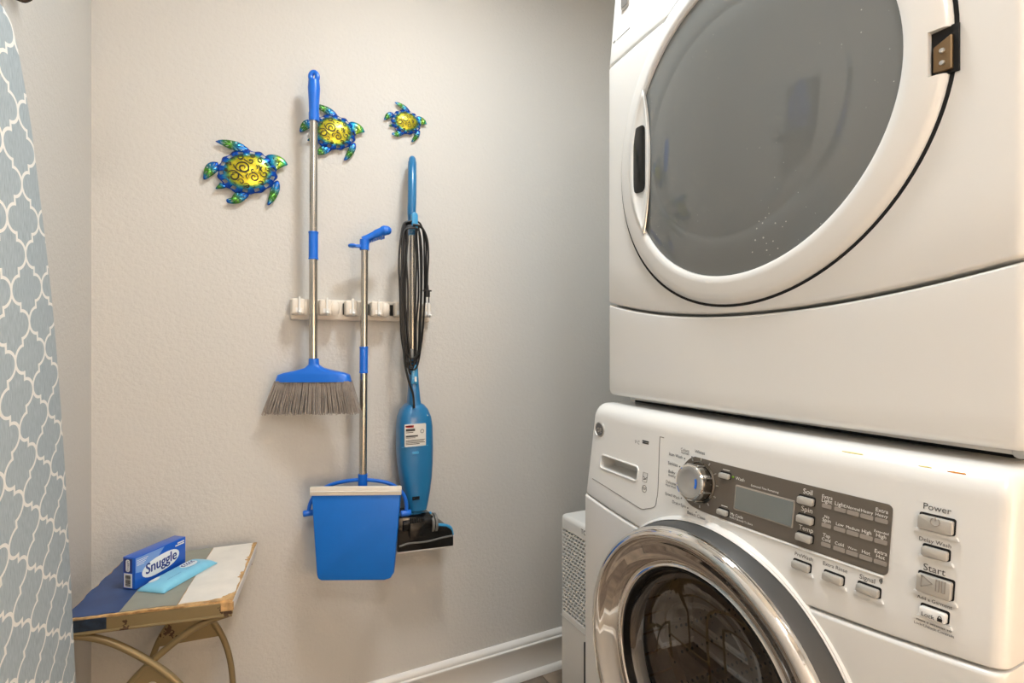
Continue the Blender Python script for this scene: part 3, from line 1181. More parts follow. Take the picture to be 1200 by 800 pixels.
dryer = thing('tumble_dryer', 'white tumble dryer with big dark glass door stacked on top of the washing machine', 'dryer', (1.05, YC, 0.99))
b = MB(); b.box(0.745, 1.43, YN + 0.004, YFAR - 0.004, 1.012, 1.965)
b.build('cabinet', M['white_side'], dryer, bevel=0.006)
b = MB(); bowed_panel(b, YN, YFAR, lambda y: 1.006, lambda y: seam_d(y) - 0.0025, xd, 0.80, 0.004, 0.012, 0.014)
b.build('lower_panel', M['white'], dryer, angle=40)
b = MB(); bowed_panel(b, YN, YFAR, lambda y: seam_d(y) + 0.0025, lambda y: 1.726, lambda y, z: xd(y, z) - 0.001, 0.80, 0.004, 0.005, 0.014)
b.build('front_panel', M['white'], dryer, angle=40)
b = MB(); bowed_panel(b, YN, YFAR, lambda y: 1.7295, lambda y: 1.985, lambda y, z: xd(y, z) + 0.10 * max(z - 1.73, 0), 0.80, 0.03, 0.004, 0.014)
b.build('control_console', M['white'], dryer, angle=40)
b = MB(); b.box(0.76, 0.80, YN + 0.012, YFAR - 0.012, 1.02, 1.9)
b.build('front_frame', M['dark'], dryer)
b = MB(); b.box(0.782, 1.40, YN + 0.02, YFAR - 0.02, 0.974, 1.012)
b.build('stacking_frame', M['black'], dryer)
b = MB(); b.box(0.742, 0.80, YN + 0.006, YFAR - 0.05, 0.999, 1.007)
b.build('base_rail', M['white_side'], dryer, bevel=0.002)
ys_, _ = dp(1162, 524)
b = MB(); b.lathe([(0.0, -0.002), (0.006, -0.002), (0.007, 0.0), (0.007, 0.008)], (0.742, ys_ - 0.015, 1.0025), 'X', 16)
b.build('screw', M['satin'], dryer)
# badge and printed line on the dryer console
yb, zb = dp(727, 4)
xb = xd(yb, zb) + 0.10 * (zb - 1.73)
b = MB(); b.prism(rounded_rect(yb - 0.020, yb + 0.008, zb - 0.012, zb + 0.024, 0.008), lambda p: Vector((xb + 0.002, p[0], p[1])), lambda p: Vector((xb - 0.005, p[0], p[1])))
bd = b.build('badge_plate', M['satin'], dryer, bevel=0.002, seg=2)
b = MB(); b.prism(rounded_rect(yb - 0.016, yb + 0.005, zb - 0.007, zb + 0.020, 0.006), lambda p: Vector((xb + 0.002, p[0], p[1])), lambda p: Vector((xb - 0.0056, p[0], p[1])))
b.build('badge_field', M['grey_plastic'], bd)
ya, za = dp(711.5, 56)
b = MB()
for k in range(14):
    yy = min(ya, YFAR - 0.018) - 0.0045 * k
    if k in (2,):
        continue
    xx = xd(yy, za) + 0.10 * (za - 1.73)
    b.box(xx - 0.0007, xx + 0.001, yy - 0.003, yy, za, za + (0.004 if k < 2 else 0.0018))
b.build('printed_line', M['seam'], dryer)

# dryer door
DY, DZ = 0.590, 1.474
XD = 0.702


def bow_door(mb):
    mb.v = [(x + 0.018 * un(y) ** 2, y, z) for x, y, z in mb.v]
    return mb


b = MB(); b.lathe([(0.2965, 0.012), (0.2955, -0.0012), (0.291, -0.0012), (0.290, 0.012)], (XD, DY, DZ), 'X', 128, closed=True)
bow_door(b)
b.build('door_gap', M['dark'], dryer)
prof = [(0.290, 0.012), (0.290, -0.003), (0.287, -0.007), (0.282, -0.0095), (0.274, -0.0105), (0.258, -0.013), (0.250, -0.013), (0.2455, -0.010), (0.244, 0.004), (0.244, 0.012)]
b = MB(); b.lathe(prof, (XD, DY, DZ), 'X', 128, closed=True)
bow_door(b)
ddoor = b.build('door', M['white'], dryer, angle=40)
# hinge notch on the near side of the ring
_, zh0 = dp(1096, 92); _, zh1 = dp(1096, 40)
c = MB(); c.box(XD - 0.03, XD + 0.016, DY - 0.31, DY - 0.270, zh0, zh1)
cut(ddoor, c)
b = MB(); b.box(XD + 0.008, XD + 0.014, DY - 0.296, DY - 0.268, zh0 - 0.001, zh1 + 0.001)
hg = b.build('hinge', M['dark'], ddoor)
b = MB(); b.prism([(DY - 0.291, zh0 + 0.002), (DY - 0.273, zh0 + 0.004), (DY - 0.273, zh1 - 0.018), (DY - 0.291, zh1 - 0.010)], lambda p: Vector((XD + 0.009, p[0], p[1])), lambda p: Vector((XD + 0.004, p[0], p[1])))
hp = b.build('hinge_plate', M['hinge'], ddoor, bevel=0.001, seg=1)
for zz in (zh0 + 0.012, zh0 + 0.026):
    b = MB(); b.lathe([(0.0, -0.002), (0.0025, -0.0015), (0.003, 0.0)], (XD + 0.004, DY - 0.282, zz), 'X', 12)
    b.build('rivet', M['satin'], hp)
# glass: shallow dish with an inner step
b = MB(); b.lathe([(0.2445, -0.006), (0.235, -0.0075), (0.20, -0.0095), (0.186, -0.010), (0.1825, -0.0096), (0.179, -0.0100), (0.15, -0.0112), (0.10, -0.0128), (0.05, -0.0138), (0.0, -0.0142)], (XD, DY, DZ), 'X', 128)
bow_door(b)
b.f = [f for f in b.f if len(f) <= 4]
face_room(b.build('door_glass', M['dryer_glass'], ddoor, angle=80))
b = MB(); b.lathe([(0.244, 0.008), (0.20, 0.008), (0.19, 0.010), (0.0, 0.011)], (XD, DY, DZ), 'X', 96)
bow_door(b)
b.f = [f for f in b.f if len(f) <= 4]
b.build('door_liner', M['grey_plastic'], ddoor)
# hand pull: a lens of white plastic at the far side of the glass, with a dark slot
arc_o, arc_i = [], []
ah = math.radians(34.5)
for k in range(17):
    t = -1 + 2 * k / 16
    a = ah * t
    arc_o.append((DY + 0.2475 * math.cos(a), DZ + 0.2475 * math.sin(a)))
    arc_i.append((DY + 0.2475 * math.cos(ah) - 0.016 * (1 - t * t), DZ + 0.2475 * math.sin(a)))
b = MB()
vs, fs = [], []
for k in range(17):
    (yo, zo), (yi, zi) = arc_o[k], arc_i[k]
    for q in range(9):
        w = q / 8
        xx = XD - 0.0065 + 0.0075 * math.sin(math.pi * w) ** 0.8 * (1 - (2 * k / 16 - 1) ** 4)
        vs.append(Vector((xx, yo + (yi - yo) * w, zo + (zi - zo) * w)))
for k in range(16):
    for q in range(8):
        i = k * 9 + q
        fs.append((i, i + 1, i + 10, i + 9))
b.add(vs, fs)
hp_ = b.build('door_pull', M['white'], ddoor, angle=60)
md = hp_.modifiers.new('thick', 'SOLIDIFY'); md.thickness = 0.004; md.offset = -1
b = MB(); b.tube([(XD - 0.0070, y, z) for y, z in arc_i], 0.002, 8)
b.build('pull_edge', M['satin'], ddoor)
_, zs1 = dp(744, 156); _, zs0 = dp(744, 231)
b = MB(); b.prism(rounded_rect(DY + 0.202, DY + 0.236, zs0, zs1, 0.012), lambda p: Vector((XD + 0.006, p[0], p[1])), lambda p: Vector((XD - 0.0065, p[0], p[1])))
b.build('pull_slot', M['black_gloss'], ddoor, bevel=0.001, seg=2)

# ================================================================== DEHUMIDIFIER
HX0, HX1, HY0, HY1, HZ = 0.836, 1.10, 0.945, 1.320, 0.617
deh = thing('dehumidifier', 'white portable dehumidifier with diagonal grille on the floor between washer and back wall', 'dehumidifier', ((HX0 + HX1) / 2, (HY0 + HY1) / 2, 0))
b = MB(); b.box(HX0, HX1, HY0, HY1, 0.02, HZ)
body = b.build('body', M['white_plastic'], deh, bevel=0.014, seg=4)
gz0, gz1 = 0.335, 0.578
c = MB(); c.box(HX0 - 0.02, HX0 + 0.012, HY0 + 0.012, HY1 - 0.012, gz0, gz1)
cut(body, c)
b = MB(); b.box(HX0 + 0.0105, HX0 + 0.012, HY0 + 0.012, HY1 - 0.012, gz0, gz1)
b.build('grille_backing', M['grey_plastic'], deh)
bars = MB()
gy0, gy1 = HY0 + 0.012, HY1 - 0.012
n = 22
for k in range(n + 1):
    z = gz0 + (gz1 - gz0) * k / n
    bars.box(HX0 + 0.001, HX0 + 0.008, gy0, gy1, z - 0.0021, z + 0.0021)
for k in range(-6, 30):
    y0 = gy0 + 0.0145 * k
    # slanting bars cross the whole grille
    y1 = y0 + (gz1 - gz0) * 0.75
    a, e = max(y0, gy0), min(y1, gy1)
    if e - a < 0.004:
        continue
    za = gz1 - (a - y0) / 0.75
    ze = gz1 - (e - y0) / 0.75
    bars.prism([(a, za), (a + 0.0048, za), (e + 0.0, ze), (e - 0.0048, ze)], lambda p: Vector((HX0 + 0.002, p[0], p[1])), lambda p: Vector((HX0 + 0.007, p[0], p[1])))
bo = bars.build('grille_bars', M['white_plastic'], deh, smooth=False)
bo['kind'] = 'stuff'
p = at(681, 622, X=HX0)
b = MB(); put_text(b, 'TOSOT', lambda u, v: Vector((HX0 - 0.0006, p.y - u, p.z - 0.006 + v)), 0.062)
b.build('lettering', M['print_dark'], deh, recalc=False)
p = at(686, 765, X=HX0)
b = MB(); b.prism(rounded_rect(p.y - 0.006, p.y + 0.006, 0.06, p.z + 0.03, 0.005), lambda q: Vector((HX0 + 0.002, q[0], q[1])), lambda q: Vector((HX0 - 0.001, q[0], q[1])))
b.build('water_window', M['dark'], deh)
b = MB(); b.box(HX0 - 0.0012, HX0 + 0.002, HY0 + 0.002, HY1 - 0.002, 0.318, 0.3195)
b.build('bucket_seam', M['pale_grey'], deh)
for k in range(3):
    b = MB(); b.prism(rounded_rect(HX0 + 0.06 + 0.05 * k, HX0 + 0.085 + 0.05 * k, 1.16, 1.19, 0.005), lambda q: Vector((q[0], q[1], HZ - 0.001)), lambda q: Vector((q[0], q[1], HZ + 0.001)))
    b.build('touch_button', M['pale_grey'], deh)
for (fx, fy) in ((HX0 + 0.03, HY0 + 0.04), (HX0 + 0.03, HY1 - 0.04), (HX1 - 0.03, HY0 + 0.04), (HX1 - 0.03, HY1 - 0.04)):
    b = MB(); b.lathe([(0.014, 0.0), (0.016, 0.006), (0.012, 0.022)], (fx, fy, 0), 'Z', 12)
    b.build('foot', M['black'], deh)

# ================================================================== WALL RACK
RY = D
rk0, rk1 = at(340.5, 349, Y=D - 0.03), at(505, 355, Y=D - 0.03)
_, rzb = 0, at(340.5, 374, Y=D - 0.03).z
rzt = rk0.z
rack = thing('broom_rack', 'ivory plastic wall rack with roller clips and folding hooks holding broom, dustpan and vacuum', 'rack', ((rk0.x + rk1.x) / 2, D, rzb))
b = MB(); b.box(rk0.x, rk1.x, D - 0.022, D, rzb, rzt)
b.build('back_bar', M['ivory'], rack, bevel=0.005)
units = [349, 381, 411, 441, 466, 499]
rolls = [361.0, 393.0, 422.0, 452.0, 480.5]
zmid = (rzb + rzt) / 2
for px in units:
    p = at(px, 360, Y=D - 0.04)
    hw = 0.017 if px < 460 else 0.011
    b = MB(); b.box(p.x - hw, p.x + hw, D - 0.058, D - 0.015, rzb + 0.012, rzt - 0.002)
    b.build('clip_housing', M['ivory'], rack, bevel=0.006)
    b = MB()
    b.tube(smooth_path([(p.x + 0.002, D - 0.060, rzt + 0.002), (p.x + 0.002, D - 0.062, zmid), (p.x + 0.002, D - 0.064, rzb + 0.020), (p.x + 0.002, D - 0.073, rzb + 0.014), (p.x + 0.002, D - 0.080, rzb + 0.019)], 4), 0.0032, 8)
    b.box(p.x - 0.007, p.x + 0.009, D - 0.0605, D - 0.056, rzb + 0.018, rzb + 0.030)
    b.build('folding_hook', M['white_plastic'], rack)
for px in rolls:
    p = at(px, 361, Y=D - 0.05)
    b = MB(); b.lathe([(0.0, -0.020), (0.008, -0.019), (0.0125, -0.012), (0.014, 0.0), (0.0125, 0.014), (0.008, 0.020), (0.0, 0.021)], (p.x - 0.002, D - 0.048, zmid + 0.002), 'Z', 20)
    b.build('roller', M['ivory'], rack)
for px in (366.5, 375, 404, 431, 459):
    p = at(px, 362, Y=D - 0.03)
    b = MB(); b.box(p.x - 0.004, p.x + 0.004, D - 0.030, D - 0.018, rzb + 0.016, rzt - 0.010)
    b.build('slot', M['dark'], rack)

# ================================================================== BROOM
BY = D - 0.072
_b0 = at(367.4, 300, Y=BY)
W, WE, WN = turned_plane(_b0.x, _b0.y, 24)


MPX = 1.40 / FPX      # metres per pixel at these poles, about
broom = thing('broom', 'blue broom with steel pole and grey bristles clipped at the left end of the rack', 'broom', W(367, 486))
top, g1 = W(368, 84), W(368, 142)
# grip with a hanging hole
zc_ = W(368, 89).z
L0 = top.z - g1.z
b = MB()
gp = []
nseg = 14
b.tube([Vector((top.x, BY, zc_ - 0.002 + 0.0115 * math.cos(a))) + WE * (0.0088 * math.sin(a)) for a in [2 * math.pi * k / 20 for k in range(20)]], 0.0068, 10, closed=True)
zz0 = zc_ - 0.013
b.tube([(top.x, BY, zz0), (top.x, BY, zz0 - 0.02), (top.x, BY, zz0 - 0.05), (top.x, BY, g1.z + 0.022), (top.x, BY, g1.z + 0.0215), (top.x, BY, g1.z)], [0.0142, 0.0158, 0.0138, 0.0125, 0.0138, 0.0132], 20)
b.build('grip', M['blue'], broom)
p0, p1 = W(367.6, 140), W(367.4, 275)
b = MB(); b.tube([p0, p1], 0.0102, 20)
b.build('upper_pole', M['steel'], broom)
p0, p1 = W(367.3, 271.5), W(367.3, 304)
b = MB(); b.tube([p0, p0 + Vector((0, 0, -0.004)), p0 + Vector((0, 0, -0.0045)), p1 + Vector((0, 0, 0.0045)), p1 + Vector((0, 0, 0.004)), p1], [0.0128, 0.0128, 0.012, 0.012, 0.0128, 0.0128], 20)
b.build('sleeve', M['blue'], broom)
p0, p1 = W(367.3, 303), W(367, 424)
b = MB(); b.tube([p0, p1], 0.0108, 20)
b.build('lower_pole', M['steel'], broom)
# head: lofted sections from the neck to the wide foot
secs = [(420, 362.0, 373.4, 0.0125), (427, 361.5, 374.0, 0.0125), (431, 357.5, 379.5, 0.015), (434, 346, 391, 0.018), (436.5, 333, 403, 0.020), (439, 326, 410, 0.021), (447, 323, 412, 0.0225)]
vs, fs = [], []
nn = 24
for (py, xa, xb2, dep) in secs:
    a_, b_ = W(xa, py), W(xb2, py)
    mid, hw = (a_ + b_) / 2, (b_ - a_).length / 2
    for k in range(nn):
        t = 2 * math.pi * k / nn
        c_, s_ = math.cos(t), math.sin(t)
        e = 0.55 if py > 430 else 1.0
        vs.append(mid + WE * (hw * math.copysign(abs(c_) ** e, c_)) + WN * (dep * math.copysign(abs(s_) ** e, s_)))
for i in range(len(secs) - 1):
    for k in range(nn):
        k2 = (k + 1) % nn
        fs.append((i * nn + k, i * nn + k2, (i + 1) * nn + k2, (i + 1) * nn + k))
fs.append(tuple(range(nn)))
fs.append(tuple((len(secs) - 1) * nn + k for k in range(nn)))
b = MB(); b.add(vs, fs)
b.build('head', M['blue'], broom, angle=45)
b = MB()
ta, tb, ba, bb = W(324.5, 446), W(410.5, 446), W(310.5, 486), W(421, 485)
for r_ in range(5):
    for k in range(62):
        t = (k + random.uniform(-0.3, 0.3)) / 61
        t = min(max(t, 0), 1)
        off = WN * (-0.017 + 0.0085 * r_)
        p0 = ta + (tb - ta) * t + off
        p1 = ba + (bb - ba) * t + off * 1.2 + WE * random.uniform(-0.003, 0.003) + WN * random.uniform(-0.003, 0.003) + Vector((0, 0, random.uniform(0, 0.006)))
        b.tube([p0, p1], [0.0015, 0.00115], 4)
b.build('bristles', M['bristle'], broom)['kind'] = 'stuff'

# ================================================================== DUSTPAN
PY = D - 0.088
pan = thing('dustpan', 'blue long-handled dustpan hanging upright from the rack with its pan beside the vacuum', 'dustpan', at(417, 681, Y=PY))


_p0 = at(426, 450, Y=PY)
Q, QE, QN = turned_plane(_p0.x, _p0.y, 20)
QF = turned_plane(_p0.x + QN.x * 0.058, _p0.y + QN.y * 0.058, 20)[0]      # plane of the pan's face


def QP(p, f):
    """a pixel of the pan's face, pushed back by f"""
    return QF(p[0], p[1]) - QN * f


# grip: upright collar, sloping knob to the right, broom clip to the left
b = MB()
b.tube([Q(427, 293), Q(427, 288), Q(427.5, 281)], [0.0130, 0.0128, 0.0135], 18)
b.tube(smooth_path([Q(425.5, 281.5), Q(432, 278.5), Q(441, 274), Q(449, 270.6), Q(453.5, 269.6)], 4), [0.0105] * 3 + [0.0100] * 5 + [0.0115] * 4 + [0.0138] * 3 + [0.0125] * 2, 16)
b.lathe([(0.0, -0.013), (0.007, -0.0115), (0.0115, -0.006), (0.0128, 0.0), (0.0115, 0.006), (0.007, 0.0115), (0.0, 0.013)], Q(453.2, 270), 'X', 18)
grip = b.build('grip', M['blue'], pan)
b = MB()
for k in range(7):
    t = k / 6
    q = Q(434.5 + 17 * t, 283.2 - 6.2 * t + (1.0 if k > 4 else 0))
    b.box(q.x - 0.0016, q.x + 0.0016, PY - 0.006, PY + 0.006, q.z - 0.001, q.z + 0.008)
b.build('finger_ribs', M['blue'], grip)
b = MB()
q0, q1 = Q(409, 288.5), Q(423, 288.5)
b.box(q0.x + 0.008, q1.x, PY - 0.008, PY + 0.008, q0.z - 0.004, q0.z + 0.004)
b.tube([Vector((q0.x + 0.010, PY, q0.z)) + Vector((-0.011 * math.sin(a), -0.011 * math.cos(a), 0)) for a in [math.radians(-20 + 220 * k / 10) for k in range(11)]], 0.0045, 8)
b.build('broom_clip', M['blue'], grip, bevel=0.001, seg=1)
b = MB(); b.tube([Q(427.3, 291), Q(426.6, 408)], 0.0098, 20)
b.build('upper_pole', M['steel'], pan)
p0, p1 = Q(426.4, 406), Q(426.2, 437)
b = MB(); b.tube([p0, p0 + Vector((0, 0, -0.004)), p0 + Vector((0, 0, -0.0045)), p1 + Vector((0, 0, 0.0045)), p1 + Vector((0, 0, 0.004)), p1], [0.0118, 0.0118, 0.0112, 0.0112, 0.0118, 0.0118], 20)
b.build('sleeve', M['blue'], pan)
b = MB(); b.tube([Q(426.2, 436), Q(425.2, 558)], 0.0105, 20)
b.build('lower_pole', M['steel'], pan)
p0, p1 = Q(425.1, 555), Q(425, 569)
b = MB(); b.tube([p0, p0 + Vector((0, 0, -0.004)), p1], [0.0130, 0.0125, 0.0125], 20)
b.build('socket', M['blue'], pan)
b = MB()
arc = [Q(361.5, 601), Q(363.5, 590), Q(370, 579), Q(384, 569.5), Q(402, 564.2), Q(425, 562), Q(448, 564.2), Q(462, 569), Q(472, 578), Q(476, 589), Q(476, 601)]
b.tube(smooth_path(arc, 5), 0.0052, 10)
b.build('bail', M['blue'], pan)
# pan: tapered tray with rounded corners, seen from underneath
poly = [(364.5, 578), (371.0, 673.5), (372.2, 678), (376, 680.5), (450, 680), (457.5, 678), (461.8, 671), (469.5, 578)]
pm = (417.0, 630.0)
b = MB()
b.prism(poly, lambda p: QP(p, 0.0), lambda p: QP((pm[0] + (p[0] - pm[0]) * 0.985, pm[1] + (p[1] - pm[1]) * 0.985), 0.052))
body = b.build('pan', M['blue_pan'], pan, bevel=0.004, seg=3)
c = MB(); c.prism([(369.5, 560), (375.5, 674), (457, 674), (464.5, 560)], lambda p: QP(p, 0.006), lambda p: QP(p, 0.09))
cut(body, c)
b = MB(); b.prism([(363.3, 570.3), (470.7, 569.6), (470.7, 579.6), (363.3, 580.6)], lambda p: QP(p, -0.004), lambda p: QP(p, 0.008))
lip = b.build('rubber_lip', M['ivory'], pan, bevel=0.0025, seg=2)
b = MB(); b.tube([QP((364, 575.6), -0.0042), QP((470, 574.8), -0.0042)], 0.0012, 6)
b.build('lip_ridge', M['white_plastic'], lip)
for px in (361.5, 475.5):
    q = Q(px, 601)
    b = MB(); b.lathe([(0.0, -0.014), (0.007, -0.014), (0.0085, -0.011), (0.0085, 0.011), (0.007, 0.014), (0.0, 0.014)], q, 'X', 16)
    b.build('pivot', M['blue'], pan)

# ================================================================== VACUUM
VY = D - 0.075


def V(px, py, dy=0.0):
    return at(px, py, Y=VY + dy)


vac = thing('stick_vacuum', 'teal upright stick vacuum with coiled black cord hanging at the right end of the rack', 'vacuum', V(490, 645))
b = MB()
hp = smooth_path([V(483.2, 190, 0.028), V(483.0, 197, 0.016), V(483.0, 215, 0.002), V(482.8, 235, -0.006), V(482.4, 248, -0.004), V(482.8, 258, 0.004), V(483, 270, 0.002)], 5)
b.tube(hp, [0.0095] + [0.0125] * (len(hp) - 2) + [0.011], 16)
b.tube(smooth_path([V(483.2, 190, 0.028), V(483.2, 186.8, 0.040), V(483.2, 190, 0.046)], 3), [0.0095, 0.0105, 0.0105, 0.0105, 0.0105, 0.0105, 0.009], 16)
b.build('handle', M['teal'], vac)
p = V(483, 266)
b = MB(); b.prism(rounded_rect(p.x - 0.009, p.x + 0.009, V(483, 272).z, V(483, 251).z, 0.009), lambda q: Vector((q[0], VY - 0.012, q[1])), lambda q: Vector((q[0], VY - 0.030, q[1])))
hk = b.build('cord_hook', M['teal_light'], vac, bevel=0.003, seg=2)
b = MB(); b.prism(rounded_rect(p.x - 0.0105, p.x + 0.0105, V(483, 276).z, V(483, 266).z, 0.002), lambda q: Vector((q[0], VY + 0.012, q[1])), lambda q: Vector((q[0], VY - 0.013, q[1])))
b.build('handle_socket', M['teal'], vac, bevel=0.002, seg=2)
b = MB(); b.tube([V(483, 274), V(483, 411)], 0.0095, 18)
b.build('pole', M['steel'], vac)
p0, p1 = V(483.2, 408.5), V(483.5, 422)
b = MB(); b.box(p0.x - 0.0115, p0.x + 0.0115, VY - 0.0125, VY + 0.0125, p1.z, p0.z)
b.build('pole_collar', M['pale_grey'], vac, bevel=0.002, seg=2)
# neck with switch
secs = [(421, 479.5, 488.5, 0.014), (440, 479.3, 489.6, 0.015), (452, 478.8, 490.3, 0.017), (468, 478.0, 491.5, 0.022), (474, 477.5, 492.5, 0.024)]


def loft(secs, dy=0.0, e=0.6, nn=28):
    b = MB()
    vs, fs = [], []
    for (py, xa, xb2, dep) in secs:
        a_, b_ = V(xa, py), V(xb2, py)
        cx, hw = (a_.x + b_.x) / 2, (b_.x - a_.x) / 2
        for k in range(nn):
            t = 2 * math.pi * k / nn
            c_, s_ = math.cos(t), math.sin(t)
            vs.append(Vector((cx + hw * math.copysign(abs(c_) ** e, c_), VY + dy + dep * math.copysign(abs(s_) ** e, s_), a_.z)))
    for i in range(len(secs) - 1):
        for k in range(nn):
            k2 = (k + 1) % nn
            fs.append((i * nn + k, i * nn + k2, (i + 1) * nn + k2, (i + 1) * nn + k))
    fs.append(tuple(range(nn)))
    fs.append(tuple((len(secs) - 1) * nn + k for k in range(nn)))
    b.add(vs, fs)
    return b


loft(secs).build('neck', M['teal'], vac)
p = V(485, 437, -0.014)
b = MB(); b.box(p.x - 0.0085, p.x + 0.0085, VY - 0.022, VY - 0.012, V(485, 449).z, V(485, 427).z)
sw = b.build('switch_plate', M['teal_light'], vac, bevel=0.002, seg=2)
p = V(486.6, 444, -0.02)
b = MB(); b.box(p.x - 0.003, p.x + 0.003, VY - 0.0255, VY - 0.020, p.z - 0.007, p.z + 0.007)
b.build('switch', M['white_plastic'], sw, bevel=0.001, seg=1)
secs = [(471.5, 480, 491, 0.020), (474.5, 475, 496, 0.030), (480, 470.5, 500, 0.037), (489, 467, 503.7, 0.041), (500, 465.8, 505.3, 0.043), (525, 465.6, 505.8, 0.044), (545, 467.2, 505.4, 0.044),
        (560, 469.4, 504.4, 0.043), (575, 472.4, 502.6, 0.041), (592, 475.8, 499.6, 0.038), (596.5, 477.2, 498.6, 0.036), (597.5, 479.5, 496.5, 0.032)]
bodyv = loft(secs, 0.004)
bodyv.build('motor_body', M['teal'], vac, angle=40)
yf = VY + 0.004 - 0.0445
# label, seam and vent on the body
pa, pb_ = at(474.3, 497.5, Y=yf), at(499, 521.5, Y=yf)
b = MB(); b.prism(rounded_rect(pa.x, pb_.x, pb_.z, pa.z, 0.002), lambda q: Vector((q[0], yf + 0.004, q[1])), lambda q: Vector((q[0], yf - 0.0008, q[1])))
lb = b.build('rating_label', M['label'], vac)
b = MB()
for (rx0, rx1, rz0, rz1) in ((0.03, 0.35, 0.06, 0.11), (0.05, 0.48, 0.20, 0.31), (0.05, 0.40, 0.35, 0.38), (0.05, 0.62, 0.50, 0.57), (0.05, 0.5, 0.60, 0.62), (0.05, 0.95, 0.70, 0.725), (0.05, 0.9, 0.76, 0.785), (0.05, 0.95, 0.82, 0.845), (0.05, 0.7, 0.88, 0.905)):
    dx, dz = pb_.x - pa.x, pa.z - pb_.z
    b.box(pa.x + dx * rx0, pa.x + dx * rx1, yf - 0.0013, yf - 0.0006, pa.z - dz * rz1, pa.z - dz * rz0)
cxl, czl = pa.x + (pb_.x - pa.x) * 0.82, pa.z - (pa.z - pb_.z) * 0.34
b.tube([(cxl + 0.005 * math.cos(t * 0.524), yf - 0.0010, czl + 0.005 * math.sin(t * 0.524)) for t in range(12)], 0.0007, 4, closed=True)
b.build('label_print', M['print_dark'], lb)
b = MB()
dx, dz = pb_.x - pa.x, pa.z - pb_.z
b.box(pa.x + dx * 0.05, pa.x + dx * 0.42, yf - 0.0013, yf - 0.0006, pa.z - dz * 0.15, pa.z - dz * 0.05)
b.build('label_heading', M['red'], lb)
zz = at(486, 523, Y=yf).z
b = MB(); b.tube([(at(471, 523, Y=yf).x, yf + 0.003, zz), (at(476, 523, Y=yf).x, yf - 0.0002, zz), (at(497, 523, Y=yf).x, yf - 0.0002, zz), (at(502, 523, Y=yf).x, yf + 0.003, zz)], 0.0009, 6)
b.build('body_seam', M['teal_light'], vac)
p = at(487, 530.5, Y=yf)
b = MB(); b.prism(rounded_rect(p.x - 0.010, p.x + 0.010, p.z - 0.0035, p.z + 0.0035, 0.003), lambda q: Vector((q[0], yf + 0.003, q[1])), lambda q: Vector((q[0], yf - 0.0008, q[1])))
b.build('latch', M['teal_light'], vac, bevel=0.0006, seg=1)
p = at(488, 584, Y=yf)
for i in range(4):
    for j in range(2):
        b = MB(); b.box(p.x - 0.010 + 0.0052 * i, p.x - 0.0062 + 0.0052 * i, yf + 0.0, yf + 0.02, p.z - 0.004 + 0.005 * j, p.z - 0.0004 + 0.005 * j)
        b.build('vent_slot', M['dark'], vac)
p = V(500.7, 486.5, -0.03)
b = MB(); b.lathe([(0.0, -0.003), (0.002, -0.0026), (0.0028, 0.0), (0.0028, 0.012)], p, 'Y', 12)
b.build('screw', M['pale_grey'], vac)
loft([(596, 479.5, 494, 0.022), (600, 479.8, 493.6, 0.020), (609, 479.2, 493.2, 0.020)]).build('swivel_neck', M['teal'], vac)
# floor head
head = MB()
hy0, hy1 = D - 0.108, D - 0.012


def Hd(px, py, y):
    q = at(px, py, Y=D - 0.11)
    return Vector((q.x, y, q.z))


profile = [(466.5, 607), (508, 604), (511, 617), (524, 617.5), (530, 621), (532, 629), (532, 640), (466, 648)]
head.prism(profile, lambda q: Hd(q[0], q[1], hy0), lambda q: Hd(q[0], q[1], hy1))
hd = head.build('floor_head', M['black_gloss'], vac, bevel=0.004, seg=2)
b = MB(); q = Hd(489, 614, hy0)
b.lathe([(0.0, -0.042), (0.022, -0.042), (0.024, -0.040), (0.024, 0.040), (0.022, 0.042), (0.0, 0.042)], (q.x, hy0 + 0.018, q.z), 'X', 24)
b.build('brush_cylinder', M['black_gloss'], hd)
q = Hd(510, 614, hy0)
for k, (dr, dx) in enumerate(((0.027, 0.0), (0.0275, 0.010))):
    b = MB(); b.lathe([(0.020, -0.0035), (dr, -0.0035), (dr, 0.0035), (0.020, 0.0035)], (q.x - 0.006 + dx, hy0 + 0.018, q.z - 0.001), 'X', 24, closed=True)
    b.build('end_cap', M['grey_plastic'], hd)
b = MB()
for k in range(6):
    q = Hd(481.5 + 2.7 * k, 609.5, hy0)
    b.box(q.x - 0.0017, q.x + 0.0017, hy0 - 0.010, hy0 + 0.0, q.z - 0.007, q.z + 0.006)
b.build('cooling_ribs', M['black'], hd)
b = MB()
q0, q1 = Hd(479, 612, hy0), Hd(497, 627, hy0)
b.prism(rounded_rect(q0.x, q1.x, q1.z, q0.z, 0.003), lambda q: Vector((q[0], hy0, q[1])), lambda q: Vector((q[0], hy0 - 0.012, q[1])))
b.build('neck_yoke', M['black_gloss'], hd, bevel=0.003, seg=2)
b = MB()
b.tube(smooth_path([Hd(468, 640, hy0 - 0.003), Hd(480, 636, hy0 - 0.004), Hd(500, 634, hy0 - 0.004), Hd(518, 629.5, hy0 - 0.004), Hd(530, 627.5, hy0 - 0.002)], 4), 0.0028, 8)
b.build('bumper_ridge', M['grey_plastic'], hd)
b = MB()
b.tube(smooth_path([Hd(510.5, 616.5, hy0 + 0.012), Hd(523, 617, hy0 + 0.010), Hd(529.5, 620, hy0 + 0.010), Hd(532, 628, hy0 + 0.012)], 5), 0.0052, 10)
b.tube(smooth_path([Hd(468, 606.5, hy0 + 0.02), Hd(480, 605, hy0 + 0.02), Hd(508, 603.5, hy0 + 0.02)], 4), 0.0045, 10)
lab(b.build('head_trim', M['teal_light'], hd), 'light teal edge strip of the black floor head')
b = MB(); b.tube([Hd(466.5, 648.5, hy0 + 0.004), Hd(531.5, 640.6, hy0 + 0.004)], 0.003, 8)
